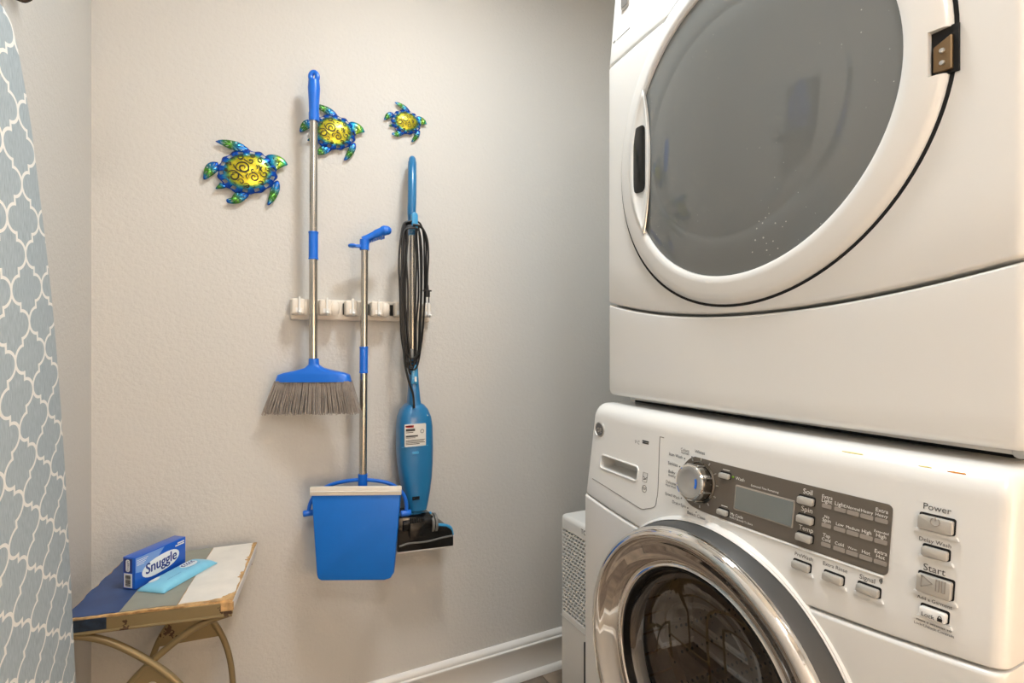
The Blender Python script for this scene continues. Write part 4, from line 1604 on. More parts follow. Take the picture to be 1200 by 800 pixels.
b.build('squeegee', M['pale_grey'], hd)

# cord: loops over the hook, one strand back down into the body
cy = VY - 0.026
loops = [(469.0, 497.5, 0.000, 433), (471.2, 492.5, 0.005, 428), (473.0, 489.5, 0.010, 438), (475.2, 500.0, 0.002, 424), (476.6, 487.6, -0.004, 431), (470.2, 494.5, -0.007, 420)]
b = MB()
for i, (xl_, xr_, dy, yb_) in enumerate(loops):
    Y = cy + dy
    def P(px, py):
        return at(px, py, Y=Y)
    jx = [random.uniform(-1.4, 1.4) for _ in range(6)]
    t0 = 259 + i * 1.6
    mid = 482.7
    pts = [P(mid, t0), P((mid + xl_) / 2 - 2.2, t0 + 2.6), P(xl_ + 1.2, t0 + 17), P(xl_ - 0.2 + jx[0], 305), P(xl_ + 0.6 + jx[1], 345), P(xl_ + 1.6 + jx[2], 385), P(xl_ + 3.8, 410), P((mid + xl_) / 2 + 1.5, yb_ - 4),
           P(mid, yb_), P((mid + min(xr_, 495)) / 2, yb_ - 4), P(min(xr_, 495) - 2, 408), P(min(xr_, 496) - 1 + jx[3], 380), P(min(xr_, 498) + jx[4], 345), P(xr_ + jx[5] * 0.6, 305), P(xr_ - 1.0, t0 + 18), P((mid + xr_) / 2 + 2.2, t0 + 2.8), P(mid, t0)]
    b.tube(smooth_path(pts, 6)[:-1], 0.0027, 7, closed=True)
Y = cy - 0.008


def P(px, py):
    return at(px, py, Y=Y)


b.tube(smooth_path([P(484, 263), P(494, 266), P(500.5, 280), P(502, 300), P(501.0, 320), P(500.6, 336)], 6), 0.003, 8)
b.tube(smooth_path([P(473, 405), P(475, 428), P(479.5, 448), P(484, 462), P(485.5, 478)], 6), 0.0033, 8)
cord = b.build('power_cord', M['cord'], vac)
b = MB()
q0, q1 = P(500.6, 334), P(501, 354)
b.tube([q0, q0 + Vector((0, 0, -0.014)), q0 + Vector((0, 0, -0.016)), q0 + Vector((0, 0, -0.034))], [0.004, 0.005, 0.008, 0.008], 10)
b.box(q0.x - 0.012, q0.x + 0.012, Y - 0.004, Y + 0.004, q0.z - 0.018, q0.z - 0.014)
for dx in (-0.005, 0.005):
    b.box(q0.x + dx - 0.0006, q0.x + dx + 0.0006, Y - 0.0035, Y + 0.0035, q0.z - 0.050, q0.z - 0.033)
b.build('plug', M['black'], cord)

# ================================================================== TURTLES
SH = Vector((440.0, 390.0))
AX, BX, ROT = 250.0, 198.0, math.radians(18)


def rho(p):
    d = Vector((p[0] - SH.x, -(p[1] - SH.y)))
    c_, s_ = math.cos(-ROT), math.sin(-ROT)
    x_, y_ = d.x * c_ - d.y * s_, d.x * s_ + d.y * c_
    return math.hypot(x_ / AX, y_ / BX)


def dome(r):
    return 48 + 62 * max(1 - min(r, 1.0) ** 2, 0) ** 0.75


def turtle(px, py, k, spin, label):
    """k: metres per design unit; spin: degrees counter-clockwise"""
    base = at(px, py, Y=D)
    t = thing('turtle_wall_ornament', label, 'ornament', base, 'metal sea turtles on the wall')
    cs, sn = math.cos(math.radians(spin)), math.sin(math.radians(spin))

    def L(u, v, h):                # design units (right, up, out from wall) -> world
        x_, z_ = u * cs - v * sn, u * sn + v * cs
        return Vector((base.x + x_ * k, D - h * k, base.z + z_ * k))

    # shell: polar sheet with pierced rim
    nr, na = 16, 96
    b = MB(); b.tone = []
    for i in range(nr + 1):
        r0 = i / nr
        for j in range(na):
            a = 2 * math.pi * j / na
            r_ = r0 * (1 + (0.035 * math.cos(14 * a) if i == nr else 0))
            x_, y_ = AX * r_ * math.cos(a), BX * r_ * math.sin(a)
            u, v = x_ * math.cos(ROT) - y_ * math.sin(ROT), x_ * math.sin(ROT) + y_ * math.cos(ROT)
            b.v.append(tuple(L(u, v, dome(r0) + (4 * math.cos(14 * a) if i >= nr - 1 else 0))))
            b.tone.append(r0)
    for i in range(nr):
        for j in range(na):
            if i in (13, 14) and (j % 7) in (2, 3, 4):
                continue
            if i == 11 and (j % 8) in (3, 4) and (j // 8) % 2 == 0:
                continue
            j2 = (j + 1) % na
            b.f.append((i * na + j, i * na + j2, (i + 1) * na + j2, (i + 1) * na + j))
    o = b.build('shell', M['turtle_shell'], t, weld=False, angle=70)
    md = o.modifiers.new('sheet', 'SOLIDIFY'); md.thickness = 0.0009
    b = MB(); b.tube([L(-60, 20, 0), L(-60, 20, 90)], 0.0022, 8); b.tube([L(70, 30, 0), L(70, 30, 90)], 0.0022, 8)
    b.build('standoff', M['iron_wire'], t)
    # dark ribbons laid on the shell paint the shade of cut swirls
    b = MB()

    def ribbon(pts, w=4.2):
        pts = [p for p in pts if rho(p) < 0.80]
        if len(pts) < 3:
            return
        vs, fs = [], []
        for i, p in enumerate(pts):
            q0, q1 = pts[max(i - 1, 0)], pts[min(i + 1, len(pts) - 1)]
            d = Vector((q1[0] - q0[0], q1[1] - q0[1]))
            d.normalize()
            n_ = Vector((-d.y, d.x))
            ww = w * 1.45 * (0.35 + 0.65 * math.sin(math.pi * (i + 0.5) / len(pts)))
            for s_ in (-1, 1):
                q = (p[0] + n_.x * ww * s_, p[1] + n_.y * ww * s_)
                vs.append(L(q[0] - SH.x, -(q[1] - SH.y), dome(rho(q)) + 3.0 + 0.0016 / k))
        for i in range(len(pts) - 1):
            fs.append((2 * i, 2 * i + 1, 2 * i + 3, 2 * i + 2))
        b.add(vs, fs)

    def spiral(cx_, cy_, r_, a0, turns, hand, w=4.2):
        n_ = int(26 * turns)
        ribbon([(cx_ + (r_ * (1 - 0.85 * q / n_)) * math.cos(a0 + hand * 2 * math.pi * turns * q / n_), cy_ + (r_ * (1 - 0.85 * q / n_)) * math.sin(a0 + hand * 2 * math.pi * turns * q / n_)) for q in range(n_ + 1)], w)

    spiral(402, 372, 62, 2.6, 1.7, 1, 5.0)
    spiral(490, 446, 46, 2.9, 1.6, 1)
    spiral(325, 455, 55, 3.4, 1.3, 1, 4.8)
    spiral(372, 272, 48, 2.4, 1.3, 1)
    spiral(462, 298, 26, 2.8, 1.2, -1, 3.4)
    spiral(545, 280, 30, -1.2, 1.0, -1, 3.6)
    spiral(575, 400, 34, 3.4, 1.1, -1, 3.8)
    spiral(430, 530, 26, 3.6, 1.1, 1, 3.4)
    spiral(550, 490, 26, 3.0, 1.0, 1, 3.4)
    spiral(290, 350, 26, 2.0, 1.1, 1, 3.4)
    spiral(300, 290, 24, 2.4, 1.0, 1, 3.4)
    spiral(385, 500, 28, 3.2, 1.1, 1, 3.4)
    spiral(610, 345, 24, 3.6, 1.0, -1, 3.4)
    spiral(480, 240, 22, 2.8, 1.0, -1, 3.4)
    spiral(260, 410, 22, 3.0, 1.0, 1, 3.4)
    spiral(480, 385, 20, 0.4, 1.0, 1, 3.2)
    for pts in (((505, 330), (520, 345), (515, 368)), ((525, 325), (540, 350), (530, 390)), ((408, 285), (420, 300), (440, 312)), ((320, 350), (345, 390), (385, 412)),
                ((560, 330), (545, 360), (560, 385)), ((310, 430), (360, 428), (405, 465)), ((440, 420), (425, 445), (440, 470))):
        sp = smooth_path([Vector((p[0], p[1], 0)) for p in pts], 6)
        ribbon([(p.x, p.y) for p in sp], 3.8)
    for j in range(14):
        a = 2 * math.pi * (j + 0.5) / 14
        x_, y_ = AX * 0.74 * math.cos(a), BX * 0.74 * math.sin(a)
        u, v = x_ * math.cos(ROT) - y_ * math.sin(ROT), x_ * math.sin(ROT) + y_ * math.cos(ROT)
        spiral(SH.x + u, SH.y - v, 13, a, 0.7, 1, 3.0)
    so = b.build('swirl_shade', M['cutout_shade'], t, recalc=False)

    def limb(name, outline, tip, root, mname, h0, h1, dots):
        """outline in design pixels; tone runs from root to tip"""
        n_ = len(outline)
        cx_, cy_ = sum(p[0] for p in outline) / n_, sum(p[1] for p in outline) / n_
        rt, tp = Vector(root), Vector(tip)
        ax = tp - rt
        b = MB(); b.tone = []
        pts = []
        sp = smooth_path([Vector((p[0], p[1], 0)) for p in outline + [outline[0]]], 4)[:-1]
        rings = [1.0, 0.8, 0.5, 0.0]
        m_ = len(sp)
        for q in rings:
            for p in sp:
                x_, y_ = cx_ + (p.x - cx_) * q, cy_ + (p.y - cy_) * q
                tt = (Vector((x_, y_)) - rt).dot(ax) / ax.length_squared
                h = h0 + (h1 - h0) * min(max(tt, 0), 1) + 16 * (1 - q * q)
                b.v.append(tuple(L(x_ - SH.x, -(y_ - SH.y), h)))
                b.tone.append(min(max(tt, 0), 1))
        for i in range(len(rings) - 1):
            for j in range(m_):
                j2 = (j + 1) % m_
                if i == 1 and dots and j % 4 == 1:
                    continue
                b.f.append((i * m_ + j, i * m_ + j2, (i + 1) * m_ + j2, (i + 1) * m_ + j))
        o = b.build(name, M[mname], t, weld=False, angle=70)
        md = o.modifiers.new('sheet', 'SOLIDIFY'); md.thickness = 0.0009
        return o

    hd_ = limb('head', [(585, 222), (615, 200), (660, 193), (705, 200), (745, 222), (772, 255), (776, 272), (745, 288), (710, 312), (675, 338), (640, 310), (600, 270)], (780, 268), (590, 275), 'turtle_head', 50, 50, False)
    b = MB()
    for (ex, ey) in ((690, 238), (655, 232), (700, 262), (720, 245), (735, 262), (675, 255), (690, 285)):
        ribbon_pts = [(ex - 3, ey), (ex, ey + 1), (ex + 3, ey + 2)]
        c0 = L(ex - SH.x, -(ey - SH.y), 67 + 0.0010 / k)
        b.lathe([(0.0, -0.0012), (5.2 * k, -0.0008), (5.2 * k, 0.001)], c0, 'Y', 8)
    b.build('head_hole_shade', M['cutout_shade'], hd_)  # dark discs painting the shade inside small holes in the head
    limb('flipper', [(178, 150), (215, 130), (270, 121), (340, 123), (400, 142), (455, 185), (440, 215), (385, 210), (330, 205), (270, 187), (215, 166)], (178, 150), (430, 200), 'turtle_limb', 46, 46, True)
    limb('flipper', [(640, 470), (690, 430), (710, 480), (700, 545), (668, 612), (640, 650), (605, 672), (612, 610), (628, 545)], (605, 672), (670, 440), 'turtle_limb', 46, 40, True)
    limb('flipper', [(195, 335), (150, 340), (112, 368), (90, 420), (85, 500), (115, 492), (150, 460), (182, 430), (205, 390)], (86, 500), (200, 370), 'turtle_limb', 46, 40, True)
    limb('flipper', [(345, 575), (318, 620), (298, 652), (268, 658), (272, 688), (320, 693), (375, 678), (420, 640), (450, 590), (400, 575)], (268, 675), (410, 580), 'turtle_limb', 46, 40, True)
    limb('tail', [(215, 515), (205, 535), (180, 574), (210, 570), (245, 562), (270, 545)], (180, 575), (250, 530), 'turtle_limb', 46, 44, False)
    return t


K1 = 0.000284
turtle(290.5, 203.6, K1, 0, 'large blue and yellow pierced metal sea turtle left of the broom handle')
turtle(390.2, 156.8, K1 * 0.852, -9, 'middle-sized blue and yellow metal sea turtle behind the broom handle')
turtle(475, 144.5, K1 * 0.625, -14, 'smallest blue and yellow metal sea turtle above the vacuum handle')

# ================================================================== STOOL
SZ = 0.607
A_, B_, C_, D_ = Vector((-0.303, 1.246)), Vector((-0.020, 1.190)), Vector((0.030, 1.505)), Vector((-0.254, 1.533))
stool = thing('stool', 'worn metal stool with navy, grey and white painted top in the corner', 'stool', ((A_.x + C_.x) / 2, (A_.y + C_.y) / 2, 0))


def top_pt(u, v, z):
    p = (A_ * (1 - u) + B_ * u) * (1 - v) + (D_ * (1 - u) + C_ * u) * v
    return Vector((p.x, p.y, z))


def jag(u, n=16, amp=0.006):
    return [(u + random.uniform(-amp, amp) * (0 if k in (0, n) else 1), k / n) for k in range(n + 1)]


def board(u0, u1, m, label, amp0, amp1, front=0.0, z1=SZ):
    random.seed(int(u0 * 100) + 3)
    lft = [(u0 + random.uniform(0, amp0), k / 14) for k in range(15)]
    rgt = [(u1 - random.uniform(0, amp1), k / 14) for k in range(15)]
    lft[0] = (lft[0][0], front); rgt[0] = (rgt[0][0], front)
    b = MB()
    nr_ = 15
    pf = [(u0 + (u1 - u0) * k / 8, front + random.uniform(0.0, 0.014)) for k in range(1, 8)]
    poly = lft[::-1] + pf + rgt
    b.prism(poly, lambda p: top_pt(p[0], p[1], z1 - 0.004), lambda p: top_pt(p[0], p[1], z1))
    return lab(b.build('seat_board', m, stool, smooth=False), label)


board(0.0, 0.318, M['navy'], 'navy painted board of the seat', 0.02, 0.0, 0.012)
board(0.320, 0.655, M['sage'], 'grey painted board of the seat', 0.0, 0.0, 0.02)
board(0.657, 1.0, M['white_paint'], 'white painted board of the seat with chipped edges', 0.006, 0.03, 0.03)
# worn wood under the paint
b = MB(); b.prism([(0, 0), (1, 0), (1, 1), (0, 1)], lambda p: top_pt(p[0], p[1], SZ - 0.020), lambda p: top_pt(p[0], p[1], SZ - 0.0012))
b.build('seat_core', M['wood_raw'], stool, bevel=0.0015, seg=1)
# folded metal band round the seat
e = 0.006
b = MB()
b.prism([(0.0, -0.008), (1.004, -0.008), (1.004, 0.004), (0.0, 0.004)], lambda p: top_pt(p[0], p[1], SZ - 0.028), lambda p: top_pt(p[0], p[1], SZ - 0.0045))
b.prism([(0.0, 0.0), (0.012, 0.0), (0.012, 1.0), (0.0, 1.0)], lambda p: top_pt(p[0], p[1], SZ - 0.028), lambda p: top_pt(p[0], p[1], SZ - 0.006))
b.prism([(0.0, 0.99), (1.0, 0.99), (1.0, 1.0), (0.0, 1.0)], lambda p: top_pt(p[0], p[1], SZ - 0.028), lambda p: top_pt(p[0], p[1], SZ - 0.006))
apron = b.build('apron', M['bronze'], stool, bevel=0.001, seg=1)
b = MB(); b.prism([(0.99, 0.0), (1.006, 0.0), (1.006, 1.0), (0.99, 1.0)], lambda p: top_pt(p[0], p[1], SZ - 0.022), lambda p: top_pt(p[0], p[1], SZ - 0.004))
lab(b.build('side_band', M['white_paint'], stool, bevel=0.001, seg=1), 'white painted side edge')
b = MB(); b.prism([(-0.002, -0.0095), (0.26, -0.0095), (0.25, -0.004), (-0.002, -0.004)], lambda p: top_pt(p[0], p[1], SZ - 0.025), lambda p: top_pt(p[0], p[1], SZ - 0.0035))
lab(b.build('painted_edge', M['navy_dark'], stool), 'worn dark blue paint on the front edge')
b = MB(); b.tube([top_pt(0.0, -0.008, SZ - 0.029), top_pt(1.0, -0.008, SZ - 0.029)], 0.0028, 8)
b.build('apron_lip', M['bronze'], stool)
# chips of bare wood along the edges
random.seed(11)


def chips(path, n, smin, smax, m):
    b = MB()
    for _ in range(n):
        t = random.random()
        u, v = path(t)
        s_ = random.uniform(smin, smax)
        poly = []
        for k in range(9):
            a = 2 * math.pi * k / 9
            r_ = s_ * random.uniform(0.55, 1.0)
            poly.append((u + 1.7 * r_ * math.cos(a), v + r_ * math.sin(a)))
        z_ = SZ + 0.0002 + random.uniform(0, 0.0006)
        poly = [(min(max(p[0], 0.0), 1.004), min(max(p[1], -0.008), 1.0)) for p in poly]
        b.prism(poly, lambda p: top_pt(p[0], p[1], SZ - 0.002), lambda p: top_pt(p[0], p[1], z_))
    o = b.build('paint_chips', m, stool, smooth=False)
    o['kind'] = 'stuff'


chips(lambda t: (0.28 + 0.4 * t, -0.004), 34, 0.008, 0.020, M['wood_raw'])
chips(lambda t: (0.84 + 0.17 * t ** 0.6, 0.01 + 0.10 * t * random.random()), 30, 0.010, 0.026, M['wood_raw'])
chips(lambda t: (1.0 - 0.01 * random.random(), random.choice((0.33, 0.36, 0.40, 0.64, 0.68, 0.95, 0.98)) + 0.02 * t), 26, 0.008, 0.018, M['wood_raw'])
b = MB(); b.prism([(0.93, -0.0095), (1.005, -0.0095), (1.009, 0.004), (0.93, 0.003)], lambda p: top_pt(p[0], p[1], SZ - 0.020), lambda p: top_pt(p[0], p[1], SZ - 0.004))
lab(b.build('bare_corner', M['wood_raw'], stool), 'bare brown corner block')
# crossed, curved tube legs front and rear, with a gusset plate under each crossing
half = [(0.132, 0.574), (0.09, 0.562), (0.05, 0.540), (0.0, 0.500), (-0.040, 0.458), (-0.066, 0.412), (-0.084, 0.350), (-0.092, 0.27), (-0.096, 0.14), (-0.098, 0.0065)]
for (cx_, cy_, sk) in ((-0.158, 1.228, -0.20), (-0.114, 1.470, -0.10)):
    for sgn in (1, -1):
        b = MB()
        b.tube(smooth_path([(cx_ + sgn * u, cy_ + sk * sgn * u + (0.004 * sgn), z) for u, z in half], 5), 0.0068, 12)
        b.build('leg', M['bronze'], stool)
    b = MB()
    b.prism([(0.0, 0.497), (0.040, 0.458), (0.066, 0.412), (0.066, 0.408), (-0.066, 0.408), (-0.066, 0.412), (-0.040, 0.458)], lambda p: Vector((cx_ + p[0], cy_ + sk * p[0] - 0.003, p[1])), lambda p: Vector((cx_ + p[0], cy_ + sk * p[0] + 0.001, p[1])))
    gs = b.build('gusset', M['bronze'], stool)
    if cy_ > 1.4:
        continue
    b = MB(); b.lathe([(0.005, -0.003), (0.009, -0.003), (0.009, 0.001), (0.005, 0.001)], (cx_, cy_ - 0.003, 0.455), 'Y', 16, closed=True)
    b.build('rivet', M['satin'], gs)
for sgn in (1, -1):
    b = MB()
    b.tube([(-0.158 + sgn * 0.098, 1.228 + (0.2 * -0.098 * sgn), 0.12), (-0.114 + sgn * 0.098, 1.470 - 0.1 * 0.098 * sgn, 0.12)], 0.005, 10)
    b.build('stretcher', M['bronze'], stool)

# ------------------------------------------------------------------ carton and pouch on the stool
c0 = Vector((-0.2005, 1.326)); c1 = Vector((-0.119, 1.4217))
dirx = (c1 - c0).normalized()
nrmb = Vector((-dirx.y, dirx.x))           # away from the camera
LB, TB, HB = (c1 - c0).length, 0.031, 0.066
zb0 = SZ + 0.0012
carton = thing('dryer_sheet_box', 'blue cardboard box of dryer sheets standing on edge on the stool', 'box', (c0.x, c0.y, zb0))


def bx(u, v, d):                # u along the front, v up, d depth (away)
    p = c0 + dirx * u + nrmb * d
    return Vector((p.x, p.y, zb0 + v))


b = MB()
vs = [bx(u, v, d) for u in (0, LB) for v in (0, HB) for d in (0, TB)]
b.add(vs, [(0, 1, 3, 2), (4, 6, 7, 5), (0, 4, 5, 1), (2, 3, 7, 6), (0, 2, 6, 4), (1, 5, 7, 3)])
b.build('carton', M['box_blue'], carton, bevel=0.0008, seg=2)


def flat(poly, z, m, name, parent):
    b = MB(); b.prism(poly, lambda p: bx(p[0], p[1], 0.0003), lambda p: bx(p[0], p[1], -z))
    return b.build(name, m, parent)


flat([(0.002, 0.064), (0.070, 0.064), (0.046, 0.040), (0.020, 0.030), (0.002, 0.034)], 0.0002, M['box_light'], 'front_tint', carton)
el = []
for k in range(28):
    a = 2 * math.pi * k / 28
    uu, vv = 0.046 * math.cos(a) * (abs(math.cos(a)) ** -0.25 if abs(math.cos(a)) > 0.05 else 1), 0.0185 * math.sin(a)
    uu = max(min(uu, 0.046), -0.046)
    el.append((0.062 + uu, 0.0310 + vv + uu * 0.10))
flat(el, 0.0005, M['pouch_white'], 'name_field', carton)
b = MB(); put_text(b, 'Snuggle', lambda u, v: bx(0.024 + u, 0.0215 + v + u * 0.06, -0.0009), 0.076, 1.22)
# thicken the name by doubling it a hair apart
put_text(b, 'Snuggle', lambda u, v: bx(0.0252 + u, 0.0219 + v + u * 0.06, -0.0010), 0.076, 1.22)
put_text(b, 'Snuggle', lambda u, v: bx(0.0246 + u, 0.0211 + v + u * 0.06, -0.0011), 0.076, 1.22)
b.build('name_lettering', M['box_navy'], carton, recalc=False)
b = MB()
for k, (u0, u1, v0) in enumerate(((0.104, 0.122, 0.057), (0.098, 0.122, 0.0525))):
    n_ = 6
    for q in range(n_):
        a = u0 + (u1 - u0) * q / n_
        b.prism([(a, v0), (a + (u1 - u0) / n_ * 0.8, v0), (a + (u1 - u0) / n_ * 0.8, v0 + 0.0028), (a, v0 + 0.0028)], lambda p: bx(p[0], p[1], 0.0), lambda p: bx(p[0], p[1], -0.0005))
for q in range(4):
    b.prism([(0.004, 0.058 - 0.0034 * q), (0.030 - 0.003 * q, 0.058 - 0.0034 * q), (0.030 - 0.003 * q, 0.0588 - 0.0034 * q), (0.004, 0.0588 - 0.0034 * q)], lambda p: bx(p[0], p[1], 0.0), lambda p: bx(p[0], p[1], -0.0005))
b.build('small_print', M['print_white'], carton)


def end(u, v, o):               # on the left end: u across the thickness (0 at the back), v up
    p = c0 + nrmb * (TB - u) - dirx * o
    return Vector((p.x, p.y, zb0 + v))


b = MB(); b.prism([(0.002, 0.034), (0.024, 0.034), (0.024, 0.063), (0.002, 0.063)], lambda p: end(p[0], p[1], -0.0003), lambda p: end(p[0], p[1], 0.0003))
b.build('end_field', M['box_navy'], carton)
b = MB(); b.prism(rounded_rect(0.008, 0.018, 0.036, 0.061, 0.004), lambda p: end(p[0], p[1], 0.0), lambda p: end(p[0], p[1], 0.0006))
ef = b.build('end_name_field', M['pouch_white'], carton)
b = MB(); put_text(b, 'Snuggle', lambda u, v: end(0.0155 - v, 0.0375 + u, 0.0010), 0.022, 0.9)
b.build('lettering', M['box_navy'], ef, recalc=False)
b = MB(); b.prism([(0.003, 0.003), (0.024, 0.003), (0.024, 0.032), (0.003, 0.032)], lambda p: end(p[0], p[1], -0.0003), lambda p: end(p[0], p[1], 0.0004))
bc = b.build('barcode_field', M['pouch_white'], carton)
b = MB()
random.seed(5)
v = 0.006
while v < 0.029:
    h_ = random.choice((0.0006, 0.001, 0.0016))
    b.prism([(0.007, v), (0.020, v), (0.020, v + h_), (0.007, v + h_)], lambda p: end(p[0], p[1], 0.0), lambda p: end(p[0], p[1], 0.0008))
    v += h_ + random.choice((0.0006, 0.001))
b.build('barcode', M['black'], bc)

# soft pouch lying in front of the box
pc = Vector((-0.1245, 1.358))
pd = Vector((0.60, 0.80)).normalized()
pn = Vector((-pd.y, pd.x))
PLn, PWd = 0.150, 0.060
pouch = thing('wet_wipe_pouch', 'light blue soft flat pouch with white oval lying before the blue box', 'pouch', (pc.x, pc.y, SZ + 0.001))


def pz(u, v):
    """height of the pouch top at (u, v) in -1..1"""
    e_ = max(1 - abs(u) ** 6, 0) * max(1 - abs(v) ** 4, 0)
    crimp = 0.0
    return 0.0025 + 0.0125 * e_ ** 0.6 + 0.0006 * math.sin(23 * u + 5 * v) * (1 - e_)


def pp(u, v, h):
    wv = 1.0 + 0.05 * (abs(u) > 0.9)
    p = pc + pd * (u * PLn / 2) + pn * (v * wv * PWd / 2)
    return Vector((p.x, p.y, SZ + 0.0012 + h))


vs, fs = [], []
nu, nv = 40, 18
for i in range(nu + 1):
    for j in range(nv + 1):
        u, v = -1 + 2 * i / nu, -1 + 2 * j / nv
        vs.append(pp(u, v, pz(u, v)))
for i in range(nu + 1):
    for j in range(nv + 1):
        u, v = -1 + 2 * i / nu, -1 + 2 * j / nv
        vs.append(pp(u, v, 0.0))
W1 = nv + 1
NB = (nu + 1) * W1
for i in range(nu):
    for j in range(nv):
        q = i * W1 + j
        fs.append((q, q + 1, q + W1 + 1, q + W1))
        fs.append((NB + q, NB + q + W1, NB + q + W1 + 1, NB + q + 1))
for i in range(nu):
    for j in (0, nv):
        q = i * W1 + j
        fs.append((q, q + W1, NB + q + W1, NB + q))
for j in range(nv):
    for i in (0, nu):
        q = i * W1 + j
        fs.append((q, q + 1, NB + q + 1, NB + q))
b = MB(); b.add(vs, fs)
b.build('wrapper', M['pouch'], pouch, angle=50)


def on_pouch(u, v, off):
    return pp(u, v, pz(u, v) + off)


def pouch_disc(cu, cv, ru, rv, off, m, name, n_=24):
    b = MB()
    vs = [on_pouch(cu, cv, off)]
    fs = []
    for q in range(1, 4):
        for k in range(n_):
            a = 2 * math.pi * k / n_
            vs.append(on_pouch(cu + ru * q / 3 * math.cos(a), cv + rv * q / 3 * math.sin(a), off))
    for k in range(n_):
        k2 = (k + 1) % n_
        fs.append((0, 1 + k, 1 + k2))
        for q in range(2):
            fs.append((1 + q * n_ + k, 1 + (q + 1) * n_ + k, 1 + (q + 1) * n_ + k2, 1 + q * n_ + k2))
    b.add(vs, fs)
    return b.build(name, m, pouch, recalc=False)


ov = pouch_disc(0.38, 0.12, 0.27, 0.50, 0.0006, M['pouch_white'], 'oval_print')
pouch_disc(-0.66, 0.55, 0.16, 0.28, 0.0006, M['pouch_white'], 'corner_print')
b = MB()
for k in range(5):
    cu = 0.20 + 0.09 * k
    pts = [on_pouch(cu + 0.030 * math.cos(a), 0.16 + 0.17 * math.sin(a), 0.0011) for a in [math.radians(40 + 250 * q / 10) for q in range(11)]]
    b.tube(pts, 0.0007, 4)
b.build('oval_marks', M['box_navy'], ov)
b = MB()
for k in range(22):
    if k in (9, 10, 11):
        continue
    cu = -0.62 + 0.055 * k
    q = [on_pouch(cu, -0.45, 0.0007), on_pouch(cu + 0.035, -0.45, 0.0007), on_pouch(cu + 0.035, -0.42, 0.0007), on_pouch(cu, -0.42, 0.0007)]
    b.add(q, [(0, 1, 2, 3)])
b.build('line_print', M['pouch_dark'], pouch, recalc=False)

# ================================================================== IRONING BOARD AND IRON ON THE LEFT WALL
IX = -0.250
board_t = thing('ironing_board', 'ironing board in grey cover with white trellis pattern hung upright on left wall', 'ironing board', (0, 0.897, 0.90))
board_t.rotation_euler = (math.radians(8.5), 0, 0)        # it hangs a little askew
# half widths of the board at heights about its middle: the nose is up
half_w = [(0.622, 0.0), (0.621, 0.02), (0.612, 0.040), (0.59, 0.056), (0.55, 0.074), (0.50, 0.092), (0.43, 0.108), (0.36, 0.124), (0.28, 0.140), (0.20, 0.151), (0.10, 0.160), (0.0, 0.166), (-0.15, 0.168), (-0.32, 0.170), (-0.52, 0.170), (-0.60, 0.164), (-0.64, 0.14), (-0.65, 0.0)]
poly = [(w_, z) for z, w_ in half_w] + [(-w_, z) for z, w_ in reversed(half_w[1:-1])]
b = MB(); b.prism(poly, lambda p: Vector((IX - 0.022, p[0], p[1])), lambda p: Vector((IX, p[0], p[1])))
b.build('cover', M['trellis'], board_t, bevel=0.006, seg=3, local=True)
b = MB(); b.prism([(y * 0.92, z * 0.96) for y, z in poly], lambda p: Vector((IX - 0.030, p[0], p[1])), lambda p: Vector((IX - 0.021, p[0], p[1])))
b.build('deck', M['satin'], board_t, local=True)
for dy in (-0.07, 0.07):
    b = MB(); b.tube([(IX - 0.042, dy, -0.55), (IX - 0.042, dy * 0.6, 0.50)], 0.0085, 10)
    b.build('leg', M['white_plastic'], board_t, local=True)
b = MB(); b.tube([(IX - 0.042, -0.09, 0.40), (IX - 0.042, 0.09, 0.40)], 0.010, 12)
b.build('foot_bar', M['white_plastic'], board_t, local=True)

HOLD_Y, HOLD_Z = 0.965, -0.010
holder = thing('iron_holder', 'dark metal iron holder screwed to left wall above the ironing board', 'holder', (XL, HOLD_Y, 1.66))
b = MB(); b.box(XL, XL + 0.004, HOLD_Y -0.080, HOLD_Y +0.080, 1.76 + HOLD_Z, 1.99 + HOLD_Z)
b.build('back_plate', M['iron_wire'], holder)
b = MB()
b.box(XL, XL + 0.125, HOLD_Y -0.085, HOLD_Y +0.085, 1.76 + HOLD_Z, 1.766 + HOLD_Z)
b.build('tray', M['iron_wire'], holder)
b = MB()
b.tube([(XL + 0.125, HOLD_Y -0.085, 1.80 + HOLD_Z), (XL + 0.125, HOLD_Y +0.085, 1.80 + HOLD_Z), (XL + 0.002, HOLD_Y +0.085, 1.80 + HOLD_Z)], 0.003, 8)
b.tube([(XL + 0.125, HOLD_Y -0.085, 1.766 + HOLD_Z), (XL + 0.125, HOLD_Y -0.085, 1.80 + HOLD_Z), (XL + 0.002, HOLD_Y -0.085, 1.80 + HOLD_Z)], 0.003, 8)
b.build('guard_wire', M['iron_wire'], holder)
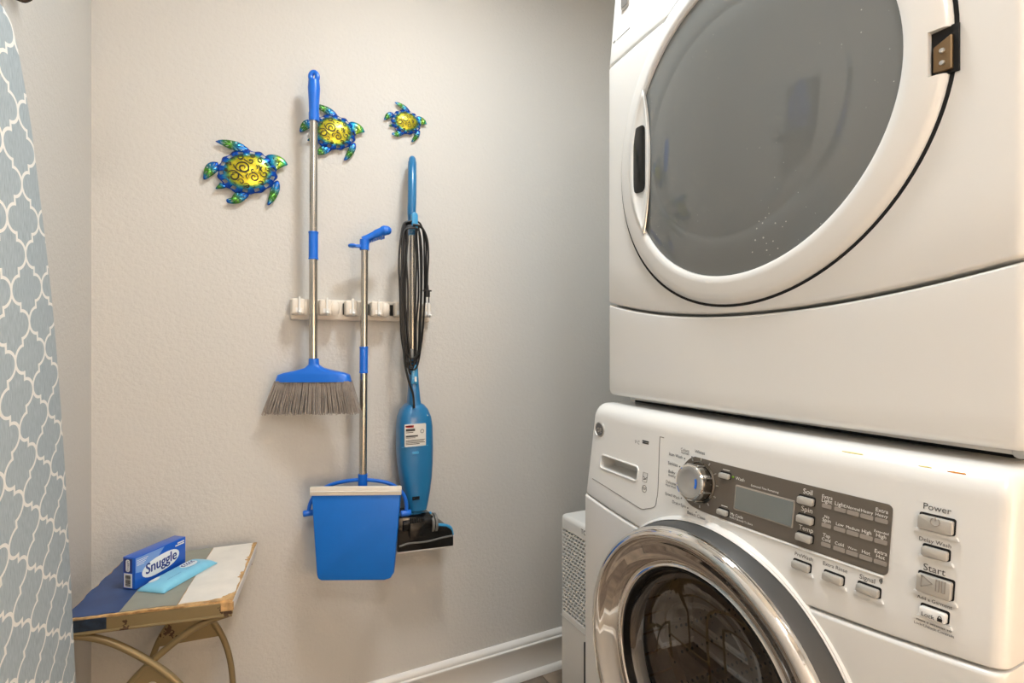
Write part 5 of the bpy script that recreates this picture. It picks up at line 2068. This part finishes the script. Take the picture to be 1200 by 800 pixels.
for yy in (HOLD_Y - 0.065, HOLD_Y + 0.070):
    b = MB()
    b.tube(smooth_path([(XL + 0.004, yy, 1.77 + HOLD_Z), (XL + 0.006, yy, 1.70 + HOLD_Z), (XL + 0.010, yy, 1.655 + HOLD_Z), (XL + 0.024, yy + 0.002, 1.645 + HOLD_Z), (XL + 0.033, yy + 0.004, 1.652 + HOLD_Z)], 5), 0.0035, 8)
    b.build('hook', M['iron_wire'], holder)
iron = thing('steam_iron', 'blue steam iron standing on its heel in the metal holder', 'iron', (XL + 0.065, HOLD_Y, 1.766 + HOLD_Z))


def plate_section(s_):
    return 0.052 * (1 - s_ ** 2.2) ** 0.6 if s_ < 1 else 0.0


b = MB()
out = [(plate_section(k / 14), k / 14) for k in range(15)]
pl = [(w_, s_) for w_, s_ in out] + [(-w_, s_) for w_, s_ in reversed(out[:-1])]
b.prism(pl, lambda p: Vector((XL + 0.012, HOLD_Y + p[0], 1.767 + HOLD_Z + 0.245 * p[1])), lambda p: Vector((XL + 0.020, HOLD_Y + p[0], 1.767 + HOLD_Z + 0.245 * p[1])))
b.build('soleplate', M['steel'], iron)
b = MB()
vs, fs = [], []
lev = [(0.020, 0.98, 0.97), (0.035, 0.95, 0.94), (0.052, 0.82, 0.86), (0.064, 0.55, 0.72)]
for (xo, wm, lm) in lev:
    for (w_, s_) in pl:
        vs.append(Vector((XL + xo, HOLD_Y + w_ * wm, 1.767 + HOLD_Z + 0.245 * s_ * lm)))
m_ = len(pl)
for i in range(len(lev) - 1):
    for k in range(m_):
        k2 = (k + 1) % m_
        fs.append((i * m_ + k, i * m_ + k2, (i + 1) * m_ + k2, (i + 1) * m_ + k))
fs.append(tuple(range(m_))); fs.append(tuple((len(lev) - 1) * m_ + k for k in range(m_)))
b.add(vs, fs)
b.build('body', M['iron_blue'], iron)
b = MB(); b.tube(smooth_path([(XL + 0.055, HOLD_Y, 1.785 + HOLD_Z), (XL + 0.095, HOLD_Y, 1.785 + HOLD_Z), (XL + 0.105, HOLD_Y, 1.83 + HOLD_Z), (XL + 0.098, HOLD_Y, 1.89 + HOLD_Z), (XL + 0.06, HOLD_Y, 1.915 + HOLD_Z)], 6), 0.013, 14)
b.build('handle', M['iron_blue'], iron)
